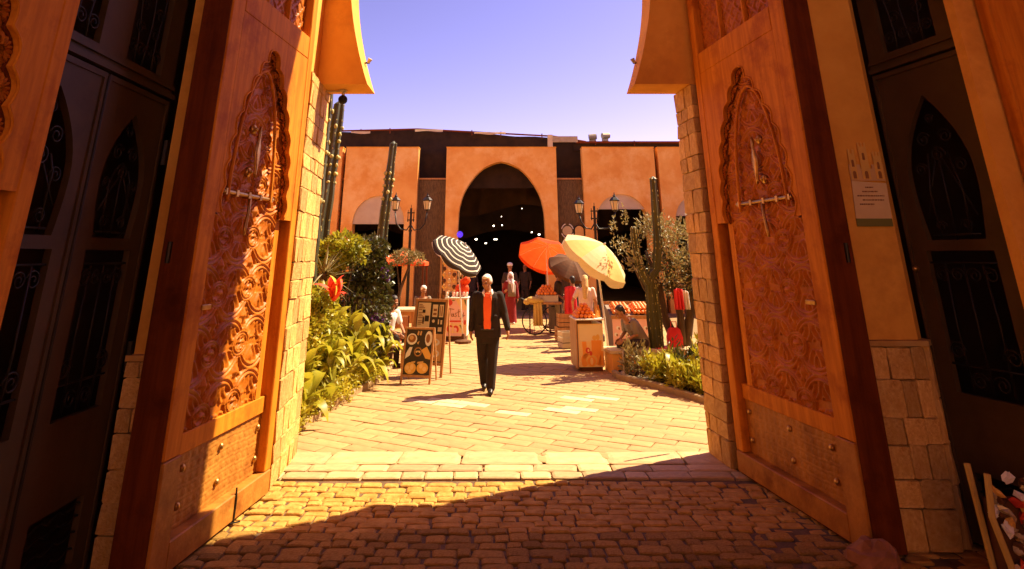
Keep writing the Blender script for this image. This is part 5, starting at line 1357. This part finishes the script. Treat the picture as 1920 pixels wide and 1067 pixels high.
remeshed('jacket', b, .011, MT['suit'], t, 3)
b = B(); b.loft([[(x0, y - .03, z), (x1, y - .03, z), (x1 + .01, y + .05, z), (x0 - .01, y + .05, z)] for x0, x1, y, z in ((-.050, .052, -.118, .895), (-.056, .054, -.127, .97), (-.060, .056, -.120, 1.06), (-.062, .064, -.128, 1.15), (-.070, .072, -.121, 1.26), (-.062, .066, -.107, 1.36), (-.05, .055, -.075, 1.435))]); remeshed('shirt', b, .010, MT['shirt'], t, 3)
b = B()
for s_ in (-1, 1): b.tube([(.062 * s_, -.03, 1.475), (.070 * s_, -.085, 1.435), (.052 * s_, -.130, 1.385)], [.016, .024, .008], 6)
b.tube([(.062 * math.cos(a) , .0 + .055 * math.sin(a), 1.475) for a in [math.pi * i / 8 for i in range(9)]], .015, 6)
b.build('collar', MT['collar'], t, smooth=True)
b = B()
for s_ in (-1, 1): b.plate([[(.072 * s_, 1.40), (.118 * s_, 1.33), (.098 * s_, 1.26), (.070 * s_, 1.02), (.056 * s_, 1.02)]], -.152, -.135)
b.build('lapel', MT['suit'], t)
b = B()
b.loft([ring(0, 0, .70, .165, .115), ring(0, 0, .82, .185, .12), ring(0, 0, .93, .18, .115)])
cap(b, [(-.09, 0, .80), KL, (AL[0], AL[1], .09)], [.105, .082, .070]); cap(b, [(.09, 0, .80), KR, (AR[0], AR[1], .085)], [.105, .082, .070])
remeshed('trousers', b, .012, MT['suit'], t, 2)
for A_ in (AL, AR):
    b = B(); z0 = .0 if A_ is AR else .015
    cap(b, [(A_[0], A_[1] + .05, .045 + z0), (A_[0], A_[1] - .08, .042 + z0), (A_[0] + .005, A_[1] - .155, .036 + z0)], [.043, .045, .036]); b.v = [(x, y, max(z0, z)) for x, y, z in b.v]
    b.build('shoe', MT['shoe'], t, smooth=True)
b = B(); b.tube([(-.10, -.125, .905), (0, -.142, .90), (.10, -.125, .905)], .014, 6); b.build('belt', MT['shoe'], t)

# --- woman in dark red robe and white headscarf
def woman_robe(label, loc, rz, H, robe, top, scarf, skin='skin'):
    k = H / 1.62; t = person(label, loc, rz)
    b = B(); HC = Vector((0, -.02, 1.50)) * k; Mh = head(b, HC, .92 * k, R(-15), R(5))
    cap(b, [Vector((0, 0, 1.25)) * k, HC], [.08 * k, .05 * k])
    wl_, wr_ = Vector((-.22, -.14, 1.0)) * k, Vector((.24, -.03, .80)) * k
    cap(b, [Vector((-.16, 0, 1.28)) * k, Vector((-.24, .03, 1.03)) * k, wl_], [.045 * k, .035 * k, .024 * k]); cap(b, [Vector((.16, 0, 1.28)) * k, Vector((.22, .03, 1.03)) * k, wr_], [.045 * k, .035 * k, .024 * k])
    hand(b, wl_, (.25, -.5, .3), -1, (.5, 0, .5), .95 * k); hand(b, wr_, (.03, -.1, -1), 1, (-.9, -.2, 0), .95 * k)
    cap(b, [Vector((0, 0, 1.25)) * k, Vector((0, 0, .8)) * k], [.1 * k, .1 * k]); cap(b, [Vector((-.08, 0, .8)) * k, Vector((-.08, 0, .06)) * k], [.08 * k, .05 * k]); cap(b, [Vector((.08, 0, .8)) * k, Vector((.08, 0, .06)) * k], [.08 * k, .05 * k]); cap(b, [Vector((-.16, 0, 1.28)) * k, Vector((.16, 0, 1.28)) * k], [.05 * k, .05 * k])
    remeshed('body', b, .009 * k, MT[skin], t, 1); eyes(t, Mh, .92 * k)
    b = B(); b.loft([[tuple(Vector(p) * k) for p in ring(0, 0, z, rx, ry, 24, .95)] for z, rx, ry in ((.04, .21, .17), (.3, .19, .16), (.6, .185, .155), (.85, .185, .15), (1.0, .165, .13), (1.2, .18, .13), (1.30, .15, .10), (1.36, .08, .07))])
    cap(b, [Vector((-.16, 0, 1.28)) * k, Vector((-.24, .03, 1.03)) * k, wl_], [.068 * k, .062 * k, .052 * k]); cap(b, [Vector((.16, 0, 1.28)) * k, Vector((.22, .03, 1.03)) * k, wr_ + Vector((0, 0, .03))], [.068 * k, .062 * k, .052 * k])
    remeshed('robe', b, .012 * k, MT[robe], t, 2)
    if top:
        b = B(); b.loft([[tuple(Vector(p) * k) for p in ring(.02, -.012, z, rx, ry, 20, .9)] for z, rx, ry in ((.86, .17, .155), (1.0, .155, .138), (1.2, .165, .138), (1.30, .12, .11))]); b.build('vest', MT[top], t, smooth=True)
    b = B()
    for p, r in (((0, .03, .04), (.098, .10, .105)), ((0, .06, -.06), (.088, .06, .11)), ((.08, -.01, -.05), (.03, .07, .10)), ((-.08, -.01, -.05), (.03, .07, .10))): b.ell(Mh @ (Vector(p) * k), tuple(x * k for x in r), 12, 8)
    cap(b, [HC + Vector((.05, -.06, -.10)) * k, Vector((.05, -.15, 1.26)) * k, Vector((.07, -.17, 1.02)) * k], [.05 * k, .055 * k, .035 * k]); cap(b, [HC + Vector((-.05, -.05, -.12)) * k, Vector((-.03, -.12, 1.30)) * k], [.05 * k, .05 * k])
    cap(b, [Vector((-.12, .02, 1.31)) * k, Vector((.12, .02, 1.31)) * k], [.06 * k, .06 * k])
    remeshed('headscarf', b, .012 * k, MT[scarf], t, 2)
    for s_ in (-1, 1):
        b = B(); cap(b, [Vector((.09 * s_, -.02, .035)) * k, Vector((.09 * s_, -.18, .03)) * k], [.04 * k, .034 * k]); b.build('shoe', MT['white'], t, smooth=True)
    return t
woman_robe('woman in a dark red robe, grey vest and white headscarf walking out of the arch', (.46, 20.3, 0), R(4), 1.50, 'robe_red', 'robe_grey', 'scarf')

# --- plainly dressed people among the stalls
def standing(label, loc, rz, H, cloth_top, cloth_leg, hair, skin='skin_dark', long_hair=False, hat=None, arms=((-.02, -.05), (.02, -.05)), hat_m='scarf'):
    k = H / 1.73; V = lambda *p: Vector(p) * k; t = person(label, loc, rz)
    b = B(); HC = V(0, -.02, 1.61); Mh = head(b, HC, .97 * k, 0, R(6)); cap(b, [V(0, 0, 1.40), HC], [.075 * k, .055 * k])
    pr_ = []
    for s_, (ax, ay) in zip((-1, 1), arms):
        sh, el = V(.18 * s_, 0, 1.38), V((.235 + abs(ax)) * s_, .03, 1.11); wr = V((.24 + abs(ax)) * s_, ay - .02, .89 - ay * .3)
        cap(b, [sh, el, wr], [.048 * k, .037 * k, .026 * k]); hand(b, wr, (.02 * s_, -.15 + ay, -1), s_, (-.9 * s_, -.3, 0), k); pr_.append((sh, el, wr))
    for s_ in (-1, 1): cap(b, [V(.085 * s_, 0, .88), V(.09 * s_, -.01, .48), V(.09 * s_, .02, .07)], [.07 * k, .05 * k, .04 * k])
    cap(b, [V(0, 0, 1.38), V(0, 0, .9)], [.1 * k, .1 * k]); cap(b, [V(-.18, 0, 1.38), V(.18, 0, 1.38)], [.05 * k, .05 * k])
    remeshed('body', b, .010 * k, MT[skin], t, 1); eyes(t, Mh, .97 * k)
    b = B(); b.loft([[tuple(Vector(p) * k) for p in ring(0, 0, z, rx, ry)] for z, rx, ry in ((.84, .19, .13), (1.0, .175, .12), (1.2, .185, .125), (1.36, .195, .11), (1.44, .10, .075))])
    for sh, el, wr in pr_: cap(b, [sh, el] if not long_hair else [sh, sh.lerp(el, .6)], [.07 * k, .06 * k])
    remeshed('top', b, .014 * k, MT[cloth_top], t, 2)
    b = B(); b.loft([[tuple(Vector(p) * k) for p in ring(0, 0, z, rx, ry)] for z, rx, ry in ((.72, .17, .12), (.86, .182, .122))])
    for s_ in (-1, 1): cap(b, [V(.09 * s_, 0, .8), V(.09 * s_, -.01, .48), V(.09 * s_, .02, .09)], [.1 * k, .08 * k, .068 * k])
    remeshed('trousers', b, .015 * k, MT[cloth_leg], t, 2)
    b = B()
    for p, r in (((0, .035, .05), (.086, .088, .082)), ((0, .07, -.01), (.08, .05, .09))): b.ell(Mh @ (Vector(p) * k), tuple(x * k for x in r), 12, 8)
    if long_hair: cap(b, [HC + V(0, .06, .02), V(0, .11, 1.45), V(.01, .135, 1.22)], [.085 * k, .085 * k, .055 * k])
    remeshed('hair', b, .012 * k, MT[hair], t, 2)
    if hat:
        b = B(); b.lathe([(.10 * k, .0), (.105 * k, .05 * k), (.08 * k, .10 * k), (.02 * k, .12 * k)], tuple(HC + V(0, .02, .045)), 14); b.build('hat', MT[hat_m], t, smooth=True)
    for s_ in (-1, 1):
        b = B(); cap(b, [V(.09 * s_, .03, .04), V(.09 * s_, -.13, .035)], [.042 * k, .038 * k]); b.build('shoe', MT['shoe'], t, smooth=True)
    return t
standing('woman with long blond hair and pale pink top seen from behind at the juice counter', (2.08, 14.95, 0), R(172), 1.57, 'pink_top', 'dark_clothes', 'hair_blond', 'skin', True, arms=((-.02, -.05), (.10, -.22)))
standing('dark-dressed person in a white knitted cap inside the arch, behind the woman in red', (.50, 22.8, 0), 0, 1.74, 'dark_clothes', 'dark_clothes', 'hair_dark', hat=True)
standing('dark-dressed vendor standing right of the hand cart under the orange parasol', (1.72, 17.6, 0), R(70), 1.62, 'dark_clothes', 'robe_grey', 'hair_dark', arms=((0, -.2), (0, -.2)))
standing('dark-dressed customer with grey trousers in front of the brown parasol', (1.98, 16.6, 0), R(200), 1.50, 'dark_clothes', 'robe_grey', 'hair_dark')
standing('dark-dressed woman with a red headscarf behind the trestle stall', (2.25, 18.9, 0), R(-10), 1.60, 'dark_clothes', 'dark_clothes', 'red_cloth', arms=((0, -.2), (0, -.2)))
standing('dark-dressed shopper at the left inside the arch', (-.95, 24.6, 0), R(20), 1.66, 'dark_clothes', 'dark_clothes', 'hair_dark')
standing('dark-dressed shopper at the right inside the arch', (1.15, 25.2, 0), R(-30), 1.70, 'dark_clothes', 'dark_clothes', 'hair_dark')
def seated(label, loc, rz, sz, cloth_top, leg, hair_m, lean=.35, skin='skin_dark', strap=False, cap_m=None, s=1.0):
    """sits with the hips at height sz, facing local -Y"""
    t = person(label, loc, rz); V = lambda x, y, z: Vector((x * s, y * s, sz + z * s))
    dy = -math.sin(lean); dz = math.cos(lean); U = lambda x, u, o=0: V(x, dy * u - o * dz * -1 if False else dy * u + o, .09 + dz * u)
    b = B(); HC = U(0, .66, -.06); Mh = head(b, HC, .97 * s, 0, R(26)); cap(b, [U(0, .42), U(0, .53, -.02), HC], [.08 * s, .056 * s, .056 * s])
    arms_ = []
    for q in (-1, 1):
        sh, el, wr = U(.18 * q, .44), U(.22 * q, .20, -.12), V(.10 * q, -.42, .14); cap(b, [sh, el, wr], [.05 * s, .038 * s, .027 * s]); hand(b, wr, (-.2 * q, -.8, -.2), q, (-.8 * q, 0, -.3), s); arms_.append((sh, el, wr))
        cap(b, [V(.09 * q, 0, .08), V(.11 * q, -.42, .08), V(.11 * q, -.44, -sz / s + .08)], [.075 * s, .055 * s, .04 * s])
    cap(b, [U(0, .42), U(0, .1)], [.1 * s, .1 * s]); cap(b, [U(-.18, .44), U(.18, .44)], [.05 * s, .05 * s])
    remeshed('body', b, .009 * s, MT[skin], t, 1); eyes(t, Mh, .97 * s)
    b = B(); cap(b, [U(0, -.02), U(0, .2, .02), U(0, .36, .015)], [.15 * s, .145 * s, .15 * s])
    for q in (-1, 1): b.ell(U(.11 * q, .36, .01), (.1 * s, .1 * s, .1 * s), 10, 6); cap(b, [arms_[(q + 1) // 2][0], arms_[(q + 1) // 2][0].lerp(arms_[(q + 1) // 2][1], .75)], [.072 * s, .062 * s])
    remeshed('top', b, .013 * s, MT[cloth_top], t, 2)
    b = B(); b.ell(V(0, -.02, .09), (.17 * s, .15 * s, .11 * s), 12, 8)
    for q in (-1, 1): cap(b, [V(.09 * q, -.02, .09), V(.11 * q, -.42, .08), V(.11 * q, -.44, -sz / s + .10)], [.095 * s, .075 * s, .06 * s])
    remeshed('trousers', b, .014 * s, MT[leg], t, 2)
    b = B()
    for p, r in (((0, .03, .05), (.088, .09, .082)), ((0, .065, -.005), (.08, .05, .085))): b.ell(Mh @ (Vector(p) * s), tuple(x * s for x in r), 12, 8, Mh.to_3x3().to_4x4())
    remeshed('hair' if not cap_m else 'cap', b, .012 * s, MT[cap_m or hair_m], t, 2)
    for q in (-1, 1):
        b = B(); cap(b, [V(.11 * q, -.42, -sz / s + .04), V(.11 * q, -.58, -sz / s + .035)], [.042 * s, .038 * s]); b.build('shoe', MT['shoe'], t, smooth=True)
    if strap:
        b = B(); b.tube([U(.15, .45, -.08), U(.12, .50, .10), U(.0, .30, .175), U(-.12, .05, .15), U(-.16, -.02, .05)], .015, 5); b.build('bag_strap', MT['shoe'], t)
    return t
seated('seated man with dark hair and a black bag strap hunched on the bench wall', (2.72, 12.25, 0), R(-72), .39, 'robe_grey', 'dark_clothes', 'hair_dark', .62, strap=True, s=.98)
seated('seated person in a white cap behind the tall menu board', (-1.93, 16.9, 0), R(20), .46, 'robe_grey', 'dark_clothes', 'hair_dark', .1, cap_m='scarf', s=.92)
seated('seated person in a white shirt half hidden by the dark climbing shrub', (-2.16, 13.05, 0), R(50), .42, 'scarf', 'dark_clothes', 'hair_dark', .15, s=.95)
